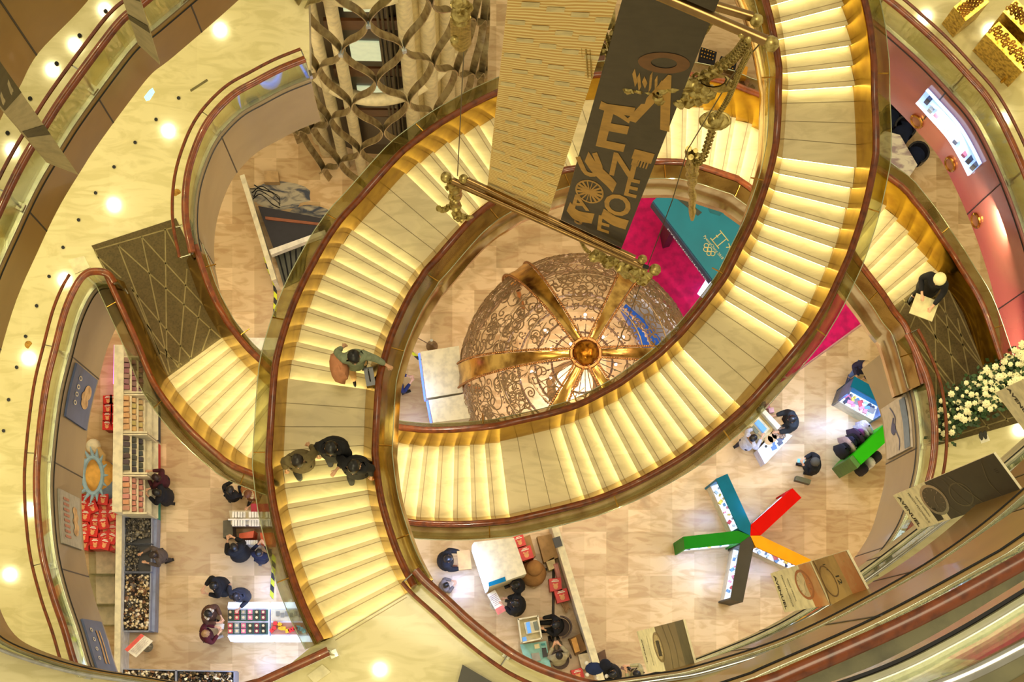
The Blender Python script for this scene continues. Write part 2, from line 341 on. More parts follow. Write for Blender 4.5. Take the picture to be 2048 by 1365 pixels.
# ------------------------------------------------------------------ the two spiral stairs
CUTU = []
def stair_u():
    us = [(i, i) for i in range(9)]; n = 8
    for s in (11.7, 24.4, 37.1, 49.8):
        for i in range(10): n += 1; us.append((s + i, n))
    return us           # (u, riser index n): tread height after riser n = level 1 + (n+1)*rise
RISE = (LV[2] - LV[1]) / 49
def zu(u):
    us = stair_u()
    if u < 0: return LV[1]
    n = 0
    for uu, k in us:
        if u >= uu - 1e-6: n = k + 1; last = uu
    z = LV[1] + n * RISE
    frac = min(1, (u - last)) if u < 58.8 else 0
    nxt = [uu for uu, k in us if uu > last + 1e-6]
    if nxt and nxt[0] - last < 1.5: z += RISE * (u - last)
    elif not nxt: pass
    else:
        # landing: flat, easing in before the next flight
        pass
    return z
def build_stair(known, label, rails):
    """known: {u: (outer px, inner px)}; conv: +1 when outer lies left of the way up"""
    us = stair_u(); kn = sorted(known)
    def plan(u, which):
        p = known[u][which]; z = zu(u) if u < 0 else zu(u)
        return P(p[0], p[1], H - z) if len(p) == 2 else Vector((p[0], p[1], z))
    pts = {wh: [plan(u, wh) for u in kn] for wh in (0, 1)}
    def interp(u, wh):
        L = pts[wh]
        if u <= kn[0]: i = 0
        elif u >= kn[-1]: i = len(kn) - 2
        else: i = max(k for k in range(len(kn) - 1) if kn[k] <= u)
        u0, u1 = kn[i], kn[i + 1]; t = (u - u0) / (u1 - u0)
        p0, p1 = L[i], L[i + 1]
        m0 = (L[i + 1] - L[i - 1]) / (kn[i + 1] - kn[i - 1]) if i > 0 else (p1 - p0) / (u1 - u0)
        m1 = (L[i + 2] - L[i]) / (kn[i + 2] - kn[i]) if i + 2 < len(kn) else (p1 - p0) / (u1 - u0)
        h = u1 - u0
        q = p0 * (2 * t ** 3 - 3 * t * t + 1) + m0 * h * (t ** 3 - 2 * t * t + t) + p1 * (-2 * t ** 3 + 3 * t * t) + m1 * h * (t ** 3 - t * t)
        return Vector((q.x, q.y, 0))
    st = thing('spiral_staircase', label, 'staircase', (interp(0, 0).x, interp(0, 0).y, LV[1]))
    seq = us + [(58.9, 49)]
    for (u, n), (u2, n2) in zip(seq, seq[1:]):
        if n == 48 : u2 = u + .02
        z = LV[1] + (n + 1) * RISE; o0, i0, o1, i1 = interp(u, 0), interp(u, 1), interp(u2, 0), interp(u2, 1)
        d0 = (o1 - o0).normalized(); d1 = (i1 - i0).normalized()
        k = 5 if u2 - u > 1.5 else 1
        oo = [interp(u + (u2 - u) * j / k, 0) for j in range(k + 1)]; ii = [interp(u + (u2 - u) * j / k, 1) for j in range(k + 1)]
        oo[0] = oo[0] - d0 * .02; ii[0] = ii[0] - d1 * .02
        e_ = .05 if n < 48 else 0; oo[-1] = oo[-1] + d0 * e_; ii[-1] = ii[-1] + d1 * e_
        poly = oo + ii[::-1]
        mb = MB(); mb.prism(poly, z - .035, z)
        r0, r1 = o0 + d0 * .02, i0 + d1 * .02
        mb.prism([o0 + d0 * .012, i0 + d1 * .012, i0 + d1 * .06, o0 + d0 * .06], z - RISE - .02, z - .035)
        if n == 48: mb.v = mb.v[:]
        if k > 1:
            mb.m(mat('joint_line', (150, 136, 96), .6))
            for j in (1, 2, 3):
                t = j / 3.7 ; a = interp(u + (u2 - u) * t, 0); b = interp(u + (u2 - u) * t, 1); dd = d0 * .006
                mb.add([(a - dd) + Vector((0, 0, z + .002)), (a + dd) + Vector((0, 0, z + .002)), (b + dd) + Vector((0, 0, z + .002)), (b - dd) + Vector((0, 0, z + .002))], [(0, 1, 2, 3)])
            mb.mats.insert(0, M_step); mb.mats = [M_step, mb.mats[1]]; nf = len(mb.f) - 3; mb.mi = [0] * nf + [1] * 3
        else:
            mb.m(mat('grip_line', (168, 150, 112), .7)); base = len(mb.f)
            a, b = interp(u + .16, 0), interp(u + .16, 1); a2, b2 = interp(u + .2, 0), interp(u + .2, 1); e = Vector((0, 0, z + .0015))
            mb.add([a + e, a2 + e, b2 + e, b + e], [(0, 1, 2, 3)])
            mb.mats = [M_step, mb.mats[0]]; mb.mi = [0] * base + [1]
        stp = mb.build('landing' if k > 1 else 'step', M_step, st)
        # light strip under the nosing
        sb = MB(); w_ = (i0 - o0).normalized() * .03
        a, b = o0 + w_ , i0 - w_
        sb.prism([a - d0 * .008, b - d1 * .008, b + d1 * .012, a + d0 * .012], z - .105, z - .036)
        sb.build('light_strip', M_led, stp)
    # sides
    ulist = [-6 + .5 * j for j in range(int((58.8 + 6) * 2) + 1)] + [58.8]
    if kn[0] > -6: ulist = [u for u in ulist if u >= kn[0]]
    def zs(u):                      # smooth side line (mean over a tread)
        return sum(zu(max(-1, min(58.7, u + d))) for d in (-1, -.5, 0, .5, 1)) / 5
    for wh, nm in ((0, 'outer'), (1, 'inner')):
        base = [interp(u, wh) + Vector((0, 0, zs(u))) for u in ulist]
        oth = [interp(u, 1 - wh) for u in ulist]
        out = []
        for i in range(len(base)):
            a = base[max(0, i - 1)]; b = base[min(len(base) - 1, i + 1)]; t = b - a; n = Vector((-t.y, t.x, 0)).normalized()
            if n.dot(Vector((base[i].x - oth[i].x, base[i].y - oth[i].y, 0))) < 0: n = -n
            out.append(n)
        tab = rails[wh]; offv = []
        for u_, b, n in zip(ulist, base, out):      # plan offset that puts the rail where the photo shows it
            ks = sorted(tab); uu = min(max(u_, ks[0]), ks[-1]); j = max(i for i in range(len(ks)) if ks[i] <= uu); j = min(j, len(ks) - 2)
            tt = (uu - ks[j]) / (ks[j + 1] - ks[j]); d_ = tab[ks[j]] * (1 - tt) + tab[ks[j + 1]] * tt
            D_ = H - b.z - .92; k_ = F / D_; q0 = Vector((b.x, b.y, 0)) * (F / (H - b.z)); q1 = Vector((b.x, b.y, 0)) * k_
            offv.append(max(.05, (d_ - (q1 - q0).dot(n)) / k_))
        offv = [sum(offv[max(0, i - 4):i + 5]) / len(offv[max(0, i - 4):i + 5]) for i in range(len(offv))]
        def L(off, dz, f=1): return [b + n * (off + f * o_) + Vector((0, 0, dz)) for b, n, o_ in zip(base, out, offv)]
        mb = MB(); mb.loft([L(.0, -.3, 0), L(.0, .06, 0), L(.01, .10, 0), L(-.045, .80), L(-.03, .85), L(.0, .85), L(.02, .6, .9), L(.04, -.3, .4)]); mb.build('brass_side_panel', M_brass, st, True)
        hp = L(0, .92); MB().tube(hp, .058, 10, flat=.8).build('handrail', M_wood, st, True)
        gw = 1 if wh == 0 or rails[2] == 1 else .5; g = MB(); g.loft([L(.06, .05), L(.10, .4), L(.26 * gw, .80), L(.275 * gw, .80), L(.12, .4), L(.08, .05)]); g.build('glass_panel', M_glass, st, True)
        MB().tube(L(.27 * gw, .81), .008, 5).build('glass_edge', mat('glass_edge', (200, 205, 170), .1, .6), st, True)
        sk = MB()
        w_ = rails[2]
        if wh == 1: sk.loft([L(.03, .80), L(.10 * w_, .45), L(.17 * w_, .12), L(.25 * w_, .0), L(.32 * w_, -.08), L(.30 * w_, -.35), L(.14 * w_, -.5), L(.0, -.62, 0)])
        else: sk.loft([L(.03, .5), L(.05, .05), L(.14, -.02), L(.18, -.2), L(.14, -.45), L(.05, -.58), L(.0, -.62, 0)])
        sk.build('mirror_skirt', M_chrome, st, True)
        for i in range(3, len(ulist), 12):          # clips joining the glass panels
            MB().tube([L(.03, .86)[i], L(.26, .80)[i]], .012, 5).build('rail_bracket', M_gold, st)
    so = MB(); A_ = [interp(u, 0) + Vector((0, 0, zs(u) - .62)) for u in ulist]; B_ = [interp(u, 1) + Vector((0, 0, zs(u) - .62)) for u in ulist]
    so.loft([A_, B_]); so.build('soffit', M_chrome, st, True)
    return st, interp

A = {-6: ((1967, 738), (1852, 775)), -3: ((1925, 625), (1819, 662)),
 0: ((1874.7, 543.3), (1785.5, 611.9)), 1: ((1855.4, 517.7), (1769.7, 588.2)), 2: ((1835.6, 489.3), (1752.5, 565.2)), 3: ((1816.6, 462.9), (1734.9, 542)), 4: ((1794, 436.5), (1718.2, 519.6)), 5: ((1771, 411.4), (1702, 497)),
 13.7: ((1502.5, 247.6), (1475.8, 355.3)), 14.7: ((1470, 235.3), (1449.1, 345.8)), 15.7: ((1438.6, 223), (1422.4, 337.2)), 16.7: ((1405, 215.3), (1397.7, 329.6)), 17.7: ((1372, 208.6), (1368.1, 322.9)), 18.7: ((1338, 204), (1340.5, 319)),
 24.4: ((1085, 203), (1141, 333)), 26.4: ((1017, 223), (1082, 350)), 27.4: ((986.3, 236.5), (1055, 362)), 28.4: ((955.4, 251), (1030, 373)), 29.4: ((924.3, 268.2), (1006, 385)), 30.4: ((893.9, 285.3), (982.3, 400.1)), 31.4: ((864.9, 305.1), (957.3, 416)), 32.4: ((835.9, 326.2), (936, 433)), 33.4: ((808.2, 347.9), (915, 450.2)),
 37.1: ((702.9, 462.3), (829.5, 542)), 38.1: ((682.5, 489.9), (813.8, 566.1)), 39.1: ((663.5, 520.2), (798.6, 590)), 40.1: ((646.2, 552.5), (785, 615.1)), 41.1: ((630.7, 583.7), (772.8, 641.1)), 42.1: ((616.2, 617.5), (761.5, 668.1)), 43.1: ((603.8, 651.7), (751.7, 695.1)), 44.1: ((593.5, 686.2), (744, 723.7)), 45.1: ((584.1, 722.5), (736.9, 752.5)), 46.1: ((576.2, 760), (732, 781.4)),
 49.8: ((565.6, 931.7), (727, 915)), 50.8: ((569.2, 970.1), (730.7, 949.8)), 51.8: ((574.8, 1011), (735.5, 982.8)), 52.8: ((582.7, 1050), (741.7, 1014.4)), 53.8: ((592.2, 1088.6), (750.2, 1046.3)), 54.8: ((603.8, 1127.3), (760.1, 1076.8)), 55.8: ((616.2, 1164.8), (770.8, 1106.9)), 56.8: ((631.2, 1201.4), (782.1, 1134.6)), 57.8: ((648.1, 1239), (796.2, 1163.4)), 58.8: ((667, 1274.8), (810.9, 1190.2))}
B = {-6: ((249, 565), (374, 524)), -3: ((293, 660), (405, 608)),
 0: ((336.5, 756.7), (445.3, 677.6)), 1: ((353, 781.3), (460.7, 696.3)), 2: ((373.8, 806.2), (477.8, 716.7)), 3: ((395.8, 829.9), (495.8, 735.8)), 4: ((418.9, 853.4), (515.2, 753.4)), 5: ((443, 875), (533, 771)), 6: ((469, 895.6), (552, 789)), 7: ((495.8, 915.4), (573, 806)),
 13.7: ((762, 1017), (791.6, 884.3)), 14.7: ((798.6, 1027.3), (820.9, 889)), 15.7: ((833.8, 1035), (850.6, 892)), 16.7: ((870.6, 1036.7), (880.6, 892.5)), 17.7: ((907.6, 1037.4), (911.1, 892)), 18.7: ((945.6, 1036.2), (941.6, 890.2)), 19.7: ((983.3, 1033.2), (971.6, 887.8)), 20.7: ((1020.8, 1028.5), (1002.5, 883.1)),
 24.4: ((1169.4, 991), (1122.5, 852)), 25.4: ((1206.6, 977.1), (1151.2, 842.3)), 26.4: ((1242.7, 961.6), (1180.5, 829)), 27.4: ((1278.7, 943.4), (1209.9, 813.5)), 28.4: ((1313.6, 924.3), (1238.3, 798.3)), 29.4: ((1347.3, 903.8), (1265.5, 779.2)), 30.4: ((1379.9, 880.4), (1292.5, 760.2)), 31.4: ((1411.8, 855.4), (1319.8, 739.7)), 32.4: ((1442.9, 829), (1343.8, 717.7)), 33.4: ((1471.9, 801.2), (1367.3, 695.7)),
 37.1: ((1577.8, 673.8), (1450.8, 596.9)), 38.1: ((1599.4, 640), (1468.6, 566.8)), 39.1: ((1620, 604.6), (1484, 537.8)), 40.1: ((1637.8, 568.6), (1500, 507.7)), 41.1: ((1655.4, 532.3), (1514.5, 476.9)), 42.1: ((1670.2, 493.2), (1526.8, 444.6)), 43.1: ((1683.7, 454.5), (1538.5, 411.4)), 44.1: ((1695.4, 413.8), (1549.2, 377.5)), 45.1: ((1705.2, 373.2), (1557.8, 344)), 46.1: ((1713.2, 332.3), (1564.6, 312.3)),
 49.8: ((1709.6, 168.3), (1575.6, 177)), 50.8: ((1706, 127.8), (1573.7, 142.3)), 51.8: ((1702.6, 86.7), (1570.2, 106.7)), 52.8: ((1695.6, 46.9), (1565.5, 72.7)), 53.8: ((1687.4, 8.2), (1559.6, 41)), 54.8: ((1676, -30), (1551.4, 4.2)), 56.8: ((1644, -108), (1528, -60)), 58.8: ((1604, -180), (1498, -122))}
stA, iA = build_stair(A, 'spiral staircase of lit cream steps rising past the lattice tower with three people abreast', ({-6: 40, 0: 46, 5: 50, 14: 60, 18: 60, 24: 44, 27: 42, 33: 36, 39: 29, 41: 27, 43: 31, 50: 28, 54: 25, 58: 27}, {-6: 3, 5: 3, 14: 4, 18: 5, 26: 8, 33: 10, 38: 20, 42: 23, 50: 24, 58: 23}, 1.0))
stB, iB = build_stair(B, 'spiral staircase of lit cream steps sweeping from the left carpet up the right side', ({-6: 26, 0: 28, 3: 33, 7: 31, 14: 12, 21: 12, 26: 16, 33: 21, 38: 31, 42: 34, 46: 37, 50: 46, 58: 46}, {-6: 26, 7: 27, 14: 30, 20: 34, 26: 28, 33: 25, 38: 25, 41: 21, 44: 16, 50: 14, 58: 14}, .35))
# ------------------------------------------------------------------ gallery ceiling lamps (hidden above the slabs, some mirrored in the polished floors, the rest added for brightness)
def gal_lamp(x, y, zf, zc, pw, size=.5):      # px of the mirror image in the floor at zf
    v = P(x, y, H - (2 * zf - zc)); area('ceiling_and_fill_lamp', (v.x, v.y, zc), size, pw, (1, .87, .42))
for x, y in ((337, 262), (228, 410), (58, 717), (-30, 925), (1850, 35), (2005, 240), (440, 60), (130, 560), (20, 1150), (1930, 1000), (2040, 860), (2000, 640), (1980, 60), (60, 1020)):
    gal_lamp(x, y, LV[1], 19.7, 70, .14)
for x, y in ((105, 140), (210, 20), (25, 300), (-20, 430), (150, 90), (760, 1340), (960, 1400), (700, 1420), (1200, 1430), (560, 1450)):
    gal_lamp(x, y, LV[2], 26.4, 40, .12)
for x, y in ((330, 250), (120, 620), (60, 900), (70, 1150), (330, 470), (1900, 250), (1990, 450), (1960, 700), (1900, 930), (1850, 1100), (1650, 1330), (1250, 1480), (400, 120)):
    v = P(x, y, H - 12.8); area('ceiling_and_fill_lamp', (v.x, v.y, 12.8), .6, 95, (1, .82, .55))  # unseen lamps below the first gallery, added to brighten the ground

for u in (39, 45, 20, 28, 34, 6, 55):          # unseen lamps added under the two stairs to brighten the ground
    for f_ in (iA, iB):
        v = (f_(u, 0) + f_(u, 1)) / 2; area('added_stair_fill', (v.x, v.y, zu(u) - .75), .3, 70, (1, .84, .58))
# ------------------------------------------------------------------ lattice tower with white pipes
TC = Vector((-1.95, 15.55, 0)); TR = 2.65
def cylp(a, r, z): return Vector((TC.x + r * math.sin(a), TC.y - r * math.cos(a), z))
tw = thing('lattice_tower', 'tall tower wrapped in a wavy bronze ribbon lattice over white pipes', 'tower', (TC.x, TC.y, 0))
wA = .66 / TR; M_rib = mat('bronze_ribbon', (176, 162, 120), .3, .75, noise_=(6, .2, (128, 110, 80)))
nk = 0
for k in range(-7, 7):
    mb = MB(); rows = []
    for j in range(0, 241):
        z = .3 + j * .15; c = math.cos(2 * PI * (z - .9) / 3.5); c = math.copysign(abs(c) ** .8, c)
        a = (k + .5) * wA + (-1) ** k * wA / 2 * .93 * c + .06
        da = .014 / TR
        rows.append([cylp(a - da, TR, z), cylp(a + da, TR, z), cylp(a + da, TR - .17, z), cylp(a - da, TR - .17, z)])
    mb.loft(rows, closed=True); mb.build('lattice_ribbon', M_rib, tw, True)
# clips where the ribbons touch
for k in range(-6, 7):
    for j in range(3 if k % 2 else 3, 11):
        z = .9 + 3.5 * j + (0 if (k % 2) else 1.75)
        if z > 36: continue
        a = k * wA + .06; p = cylp(a, TR - .02, z); 
        if len([c for c in tw.children if c.name.startswith('clip')]) < 56:
            MB().box(p, (.09, .1, .16), a).build('clip', mat('bright_clip', (190, 205, 220), .15, .6), tw)
M_pipe = mat('white_pipe', (222, 208, 160), .5)
for i, a in enumerate([-1.5, -1.3, -1.1, -.92, -.6, -.33, .42, .68, .98, 1.2]):
    r = 2.05 if a < -.8 else 2.0
    mb = MB(); mb.tube([cylp(a, r, 0), cylp(a, r, 38)], .17 if a < -.8 or a > .3 else .14, 12)
    mb.build('pipe', M_pipe, tw, True)
for z in (6.5, 12.6, 18.8, 25, 31):
    MB().tube([cylp(-1.2 + .1 * j, 1.95, z) for j in range(25)], .16, 10).build('ring_beam', M_pipe, tw, True)
    MB().tube([cylp(-.62, 1.95, z), cylp(-1.1, 1.95, z + 1.6)], .12, 8).build('brace', M_pipe, tw, True)
# lift shaft behind the pipes
mb = MB(); mb.prism([cylp(-.95, 1.75, 0), cylp(-.45, 1.45, 0), cylp(.35, 1.45, 0), cylp(.8, 1.75, 0), (TC.x + 1.9, TC.y + 2.2, 0), (TC.x - 1.9, TC.y + 2.2, 0)], 0, 38)
sh = mb.build('shaft_wall', mat('shaft_olive', (66, 54, 32), .5), tw)
for z in range(2, 38, 3):
    mb = MB(); a = -.05; p = cylp(a, 1.47, z + .6); mb.box(p, (1.05, .06, 2.3), a * .5); f = mb.build('window_frame', mat('shaft_frame', (18, 16, 14), .3), sh)
    if z in (5, 8, 11, 17, 23, 29):
        MB().box((p.x - .05, p.y - .04, p.z - .1), (.7, .05, 1.2), a * .5).build('lit_pane', mat('lit_pane', (150, 150, 120), .2, emit=(190, 200, 160), es=.8), f)
    q = cylp(-.1, 1.46, z + 2.0); MB().box(q, (1.6, .08, .55), 0).build('spandrel', mat('brown_spandrel', (86, 52, 22), .4), sh)
for a in (.14, .2, .27, .33): MB().tube([cylp(a, 1.62, 0), cylp(a, 1.62, 38)], .03, 6).build('cable_run', mat('cable_grey', (90, 82, 60), .4, .5), tw)
# right flank: pale curved panels
for a in (.5, .82, 1.12):
    mb = MB(); mb.loft([[cylp(a + d, 1.9, z) for d in (-.12, -.06, 0, .06, .12)] for z in (0, 38)]); mb.build('flank_panel', mat('flank_cream', (206, 188, 128), .5), tw, True)

# ------------------------------------------------------------------ openwork dome
EQ = 1.9; dc = P(1155, 750, H - EQ); R0 = 3.03
dm = thing('openwork_dome', 'large openwork metal dome with six beaded gold ribs meeting at a round knob', 'dome', (dc.x, dc.y, 0))
def sph(az, el, r=R0): return Vector((dc.x + r * math.cos(el) * math.cos(az), dc.y + r * math.cos(el) * math.sin(az), EQ + r * math.sin(el)))
M_dgold = mat('dome_gold', (236, 190, 104), .2, 1, noise_=(2.5, .3, (120, 78, 36)))
M_bead = mat('bead_bronze', (176, 122, 70), .3, .9)
M_fil = mat('filigree', (184, 156, 120), .4, .75)
for k in range(6):
    az = math.radians(2 + 60 * k); mb = MB(); rows = []; bd = MB()
    for j in range(26):
        el = math.radians(-20 + j * 4.12); hw = .07 + .20 * math.cos(max(el, 0)) ** 1.4
        c = sph(az, el, R0 + .03); s_ = Vector((-math.sin(az), math.cos(az), 0)); n = (c - sph(az, el, 1)).normalized()
        rows.append([c - s_ * hw, c - s_ * hw + n * .05, c + n * .02, c + s_ * hw + n * .05, c + s_ * hw])
        hw += .045
    mb.loft(rows); r = mb.build('rib', M_dgold, dm, True)
    eb = MB()
    for sg in (-1, 1):
        path = []
        for j in range(92):
            el = math.radians(-20 + j * 1.16); hw = .11 + .20 * math.cos(max(el, 0)) ** 1.4
            c = sph(az, el, R0 + .09) + Vector((-math.sin(az), math.cos(az), 0)) * hw * sg; path.append(c)
            eb.ball(c, .034, 6)
        eb.tube(path, .022, 5)
    eb.build('beaded_edge', M_bead, r, True)
kb = MB(); kb.ball(dc + Vector((0, 0, EQ + R0 - dc.z + .1)), .31, 18, (1, 1, .8), nz=.12); kb.build('knob', mat('knob_gold', (200, 130, 40), .25, 1, noise_=(9, .3, (120, 66, 14))), dm, True)
MB().tube([sph(2 * PI * j / 40, math.radians(83.5), R0 + .06) for j in range(40)], .05, 6, closed=True).build('collar', M_bead, dm, True)
rnd = random.Random(3)
for sec in range(6):
    mb = MB()
    for c_ in range(230):
        el = math.radians(rnd.choice([rnd.uniform(-18, 30), rnd.uniform(-18, 55), rnd.uniform(0, 70)])); az = math.radians(2 + 60 * sec + 30 + rnd.uniform(-25, 25) * (1 - max(0, el) * .15))
        p = sph(az, el); e1 = Vector((-math.sin(az), math.cos(az), 0)); n = (p - Vector((dc.x, dc.y, EQ))).normalized(); e2 = n.cross(e1)
        s0 = rnd.uniform(.09, .27) * (1 if el < .9 else .8); ph = rnd.uniform(0, 6.28); dr = rnd.choice((-1, 1)); L = []
        for j in range(15):
            t = j / 14; rr = s0 * (1 - .82 * t); a = ph + dr * t * 6.6
            q = p + e1 * rr * math.cos(a) + e2 * rr * math.sin(a); q = Vector((dc.x, dc.y, EQ)) + (q - Vector((dc.x, dc.y, EQ))).normalized() * R0
            L.append(q)
        t0 = (L[0] - L[1]).normalized(); L = [L[0] + t0 * s0 * .9] + L
        mb.tube(L, [.010 + .008 * math.sin(PI * j / 15) for j in range(16)], 4)
    for c_ in range(200):       # leafy fringe towards the rim
        el = math.radians(rnd.uniform(-20, 22)); az = math.radians(2 + 60 * sec + 30 + rnd.uniform(-27, 27))
        p = sph(az, el); e1 = Vector((-math.sin(az), math.cos(az), 0)); n = (p - Vector((dc.x, dc.y, EQ))).normalized(); e2 = n.cross(e1); a = rnd.uniform(0, 6.28)
        v = e1 * math.cos(a) + e2 * math.sin(a); w_ = v.cross(n) * .5
        mb.tube([p - v * .14, p + w_ * .06, p + v * .14 + n * .03], [.006, .02, .004], 4)
    mb.build('filigree_panel', M_fil, dm, True)
for el, r in ((-18, .05), (24, .018), (46, .02), (62, .018)):
    MB().tube([sph(2 * PI * j / 72, math.radians(el)) for j in range(72)], r, 6, closed=True).build('hoop', M_fil, dm, True)
# crystal tiers and bulbs inside
M_crys = mat('crystal', (235, 215, 200), .05, .6, noise_=(30, .3, (150, 110, 90)))
for r, z in ((.75, 3.6), (1.15, 3.3), (1.55, 2.9), (1.95, 2.4)):
    mb = MB(); n = int(r * 46)
    for k in range(n):
        a = 2 * PI * k / n; mb.box((dc.x + r * math.cos(a), dc.y + r * math.sin(a), z), (.05, .03 + .02 * (k % 2), .22), a)
        mb.ball((dc.x + (r + .09) * math.cos(a), dc.y + (r + .09) * math.sin(a), z - .1), .03, 5)
    mb.tube([(dc.x + r * math.cos(2 * PI * j / 40), dc.y + r * math.sin(2 * PI * j / 40), z + .08) for j in range(40)], .03, 5, closed=True)
    mb.build('crystal_tier', M_crys, dm)
M_bulb = emis('bulb_glow', (255, 232, 205), 9)
for i in range(20):
    a = 2 * PI * i / 20 * 1.9 + .3; r = (.55, .85, 1.25)[i % 3]
    MB().ball((dc.x + r * math.cos(a), dc.y + r * math.sin(a), 3.75 - r * .3), .04, 8).build('bulb', M_bulb, dm, True)
for k in range(30):
    a = 2 * PI * k / 30
    MB().tube([(dc.x + .1 * math.cos(a), dc.y + .1 * math.sin(a), 4.6), (dc.x + .5 * math.cos(a), dc.y + .5 * math.sin(a), 4.0), (dc.x + 1.0 * math.cos(a), dc.y + 1.0 * math.sin(a), 3.5)], .01, 4).build('wire', M_steel, dm)
mb = MB(); mb.cyl((dc.x, dc.y, .55), .12, 4.2, 12); mb.build('stem', M_gold, dm)
mb = MB(); mb.cyl((dc.x, dc.y, 0), .7, .5, 32, .5); mb.build('base', M_fil, dm)
for k in range(6):
    az = math.radians(2 + 60 * k); MB().tube([sph(az, math.radians(-20)), (dc.x + 2.5 * math.cos(az), dc.y + 2.5 * math.sin(az), 0.02)], .06, 8).build('support_leg', M_bead, dm)
area('dome_lamp', (dc.x, dc.y, 3.2), .5, 260, (1, .82, .68))

# ------------------------------------------------------------------ hanging banners
def quadmap(TL, TR_, BL, BR):
    n = (TR_ - TL).cross(BL - TL).normalized()
    if n.dot(Vector((0, 0, H)) - TL) < 0: n = -n
    def Q(u, v, d=0): return TL.lerp(TR_, u).lerp(BL.lerp(BR, u), v) + n * d
    return Q
def patch(mb, Q, u0, v0, u1, v1, d, nu=2, nv=2):
    mb.loft([[Q(u0 + (u1 - u0) * i / nu, v0 + (v1 - v0) * j / nv, d) for i in range(nu + 1)] for j in range(nv + 1)])
def disc(mb, Q, u, v, ru, rv, d, n=24, a0=0, a1=2 * PI, inner=0):
    rows = []
    for j in range(n + 1):
        a = a0 + (a1 - a0) * j / n; rows.append([Q(u + ru * inner * math.cos(a), v + rv * inner * math.sin(a), d), Q(u + ru * math.cos(a), v + rv * math.sin(a), d)])
    mb.loft(rows)
def stroke(mb, Q, pts, wdt, d, asp):     # pts in uv, wdt in u units
    pts = [Vector((p[0], p[1] / asp, 0)) for p in pts]; pts = crom(pts, 5) if len(pts) > 2 else pts; W = wdt if isinstance(wdt, list) else None
    A_, B_ = [], []
    for i, p in enumerate(pts):
        a = pts[max(0, i - 1)]; b = pts[min(len(pts) - 1, i + 1)]; t = (b - a).normalized(); n = Vector((-t.y, t.x, 0)); w_ = (wdt if not W else W[0] + (W[1] - W[0]) * i / len(pts)) / 2
        q = p + n * w_; r = p - n * w_; A_.append(Q(q.x, q.y * asp, d)); B_.append(Q(r.x, r.y * asp, d))
    mb.loft([A_, B_])
def sheet(Q, th=.02, nv=12, nu=4):
    mb = MB(); mb.loft([[Q(i / nu, j / nv, 0) for i in range(nu + 1)] + [Q(1 - i / nu, j / nv, -th) for i in range(nu + 1)] for j in range(nv + 1)], closed=True)
    for j in (0, nv): 
        v = j / nv; mb.add([Q(0, v, 0), Q(1, v, 0), Q(1, v, -th), Q(0, v, -th)], [(0, 1, 2, 3)])
    return mb
def wtext(mb, Q, s, u, v, hu, asp, d, ang=0, bold=False):
    """hu: letter height in u units; asp = width/height of banner"""
    ca, sa = math.cos(ang), math.sin(ang)
    fn = lambda x, y: Q(u + (x * ca - y * sa), v - (x * sa + y * ca) * asp, d)
    vs, fs = text_mesh(s, hu, fn, bold=bold); mb.add(vs, fs)
M_kraft = mat('banner_gold_print', (196, 150, 70), .6)
M_banner = mat('banner_dark', (70, 62, 48), .6)
# patterned banner
bn = thing('hanging_banner', 'hanging beige banner with a woven wave and dash pattern', 'banner', P(975, 375, 26), 0)
Q = quadmap(P(1022, -60, 15.2), P(1254, -60, 15.2), P(975, 375, 26), P(1097, 428, 26))
M_bb = bpy.data.materials.new('beige_weave'); M_bb.use_nodes = True; nt = M_bb.node_tree
tc = nt.nodes.new('ShaderNodeTexCoord'); wv = nt.nodes.new('ShaderNodeTexWave'); wv.inputs['Scale'].default_value = 3.2; wv.inputs['Distortion'].default_value = 5; wv.inputs['Detail Scale'].default_value = .8; wv.bands_direction = 'Z'
rp = nt.nodes.new('ShaderNodeValToRGB'); rp.color_ramp.elements[0].color = srgb(222, 176, 92); rp.color_ramp.elements[1].color = srgb(255, 232, 160); rp.color_ramp.elements[0].position = .35; rp.color_ramp.elements[1].position = .65
nt.links.new(tc.outputs['Object'], wv.inputs[0]); nt.links.new(wv.outputs[0], rp.inputs[0]); nt.links.new(rp.outputs[0], nt.nodes['Principled BSDF'].inputs[0]); nt.nodes['Principled BSDF'].inputs['Roughness'].default_value = .6
sheet(Q).build('fabric', M_bb, bn)
mb = MB()
for r in range(17):
    for c in range(5):
        u = .02 + c * .24 + (.11 if r % 2 else 0); v = .03 + r * .058 + c * .012
        if u < .95: patch(mb, Q, u, v, min(1, u + .17), v + .014, .006)
o = mb.build('dash_print', mat('dash_cream', (238, 220, 160), .6), bn); o['kind'] = 'stuff'
# dark banner with letters
bn = thing('hanging_banner', 'hanging dark grey banner printed with large gold letters and engravings', 'banner', P(1122, 440, 26), 0)
Q = quadmap(P(1262, -60, 15.2), P(1462, -60, 15.2), P(1122, 440, 26), P(1243, 497, 26))
sheet(Q).build('fabric', M_banner, bn)
asp = .95 / 10.9
def letter(s, u, v, hu, ang, bold=True, nm='gold_letter'):
    mb = MB(); vs, fs = text_mesh(s, hu, lambda x, y: Q(u + (x * math.cos(ang) - y * math.sin(ang)), v - (x * math.sin(ang) + y * math.cos(ang)) * asp * 3.2, .006), bold=bold); mb.add(vs, fs); mb.build(nm, M_kraft, bn)
letter('V', .76, .345, .85, PI * .98); letter('E', .33, .485, .85, .05); letter('N', .62, .62, .5, .1); letter('E', .82, .70, .4, .1); letter('U', .20, .66, .5, .6); letter('O', .72, .80, .5, .1); letter('A', .18, .86, .4, .4); letter('E', .62, .92, .42, .15); letter('S', .25, .95, .3, .1)
mb = MB(); disc(mb, Q, .66, .235, .30, .03, .006, inner=.5)
mb.build('face_print', mat('engraving_brown', (120, 78, 40), .6), bn)
mb = MB()
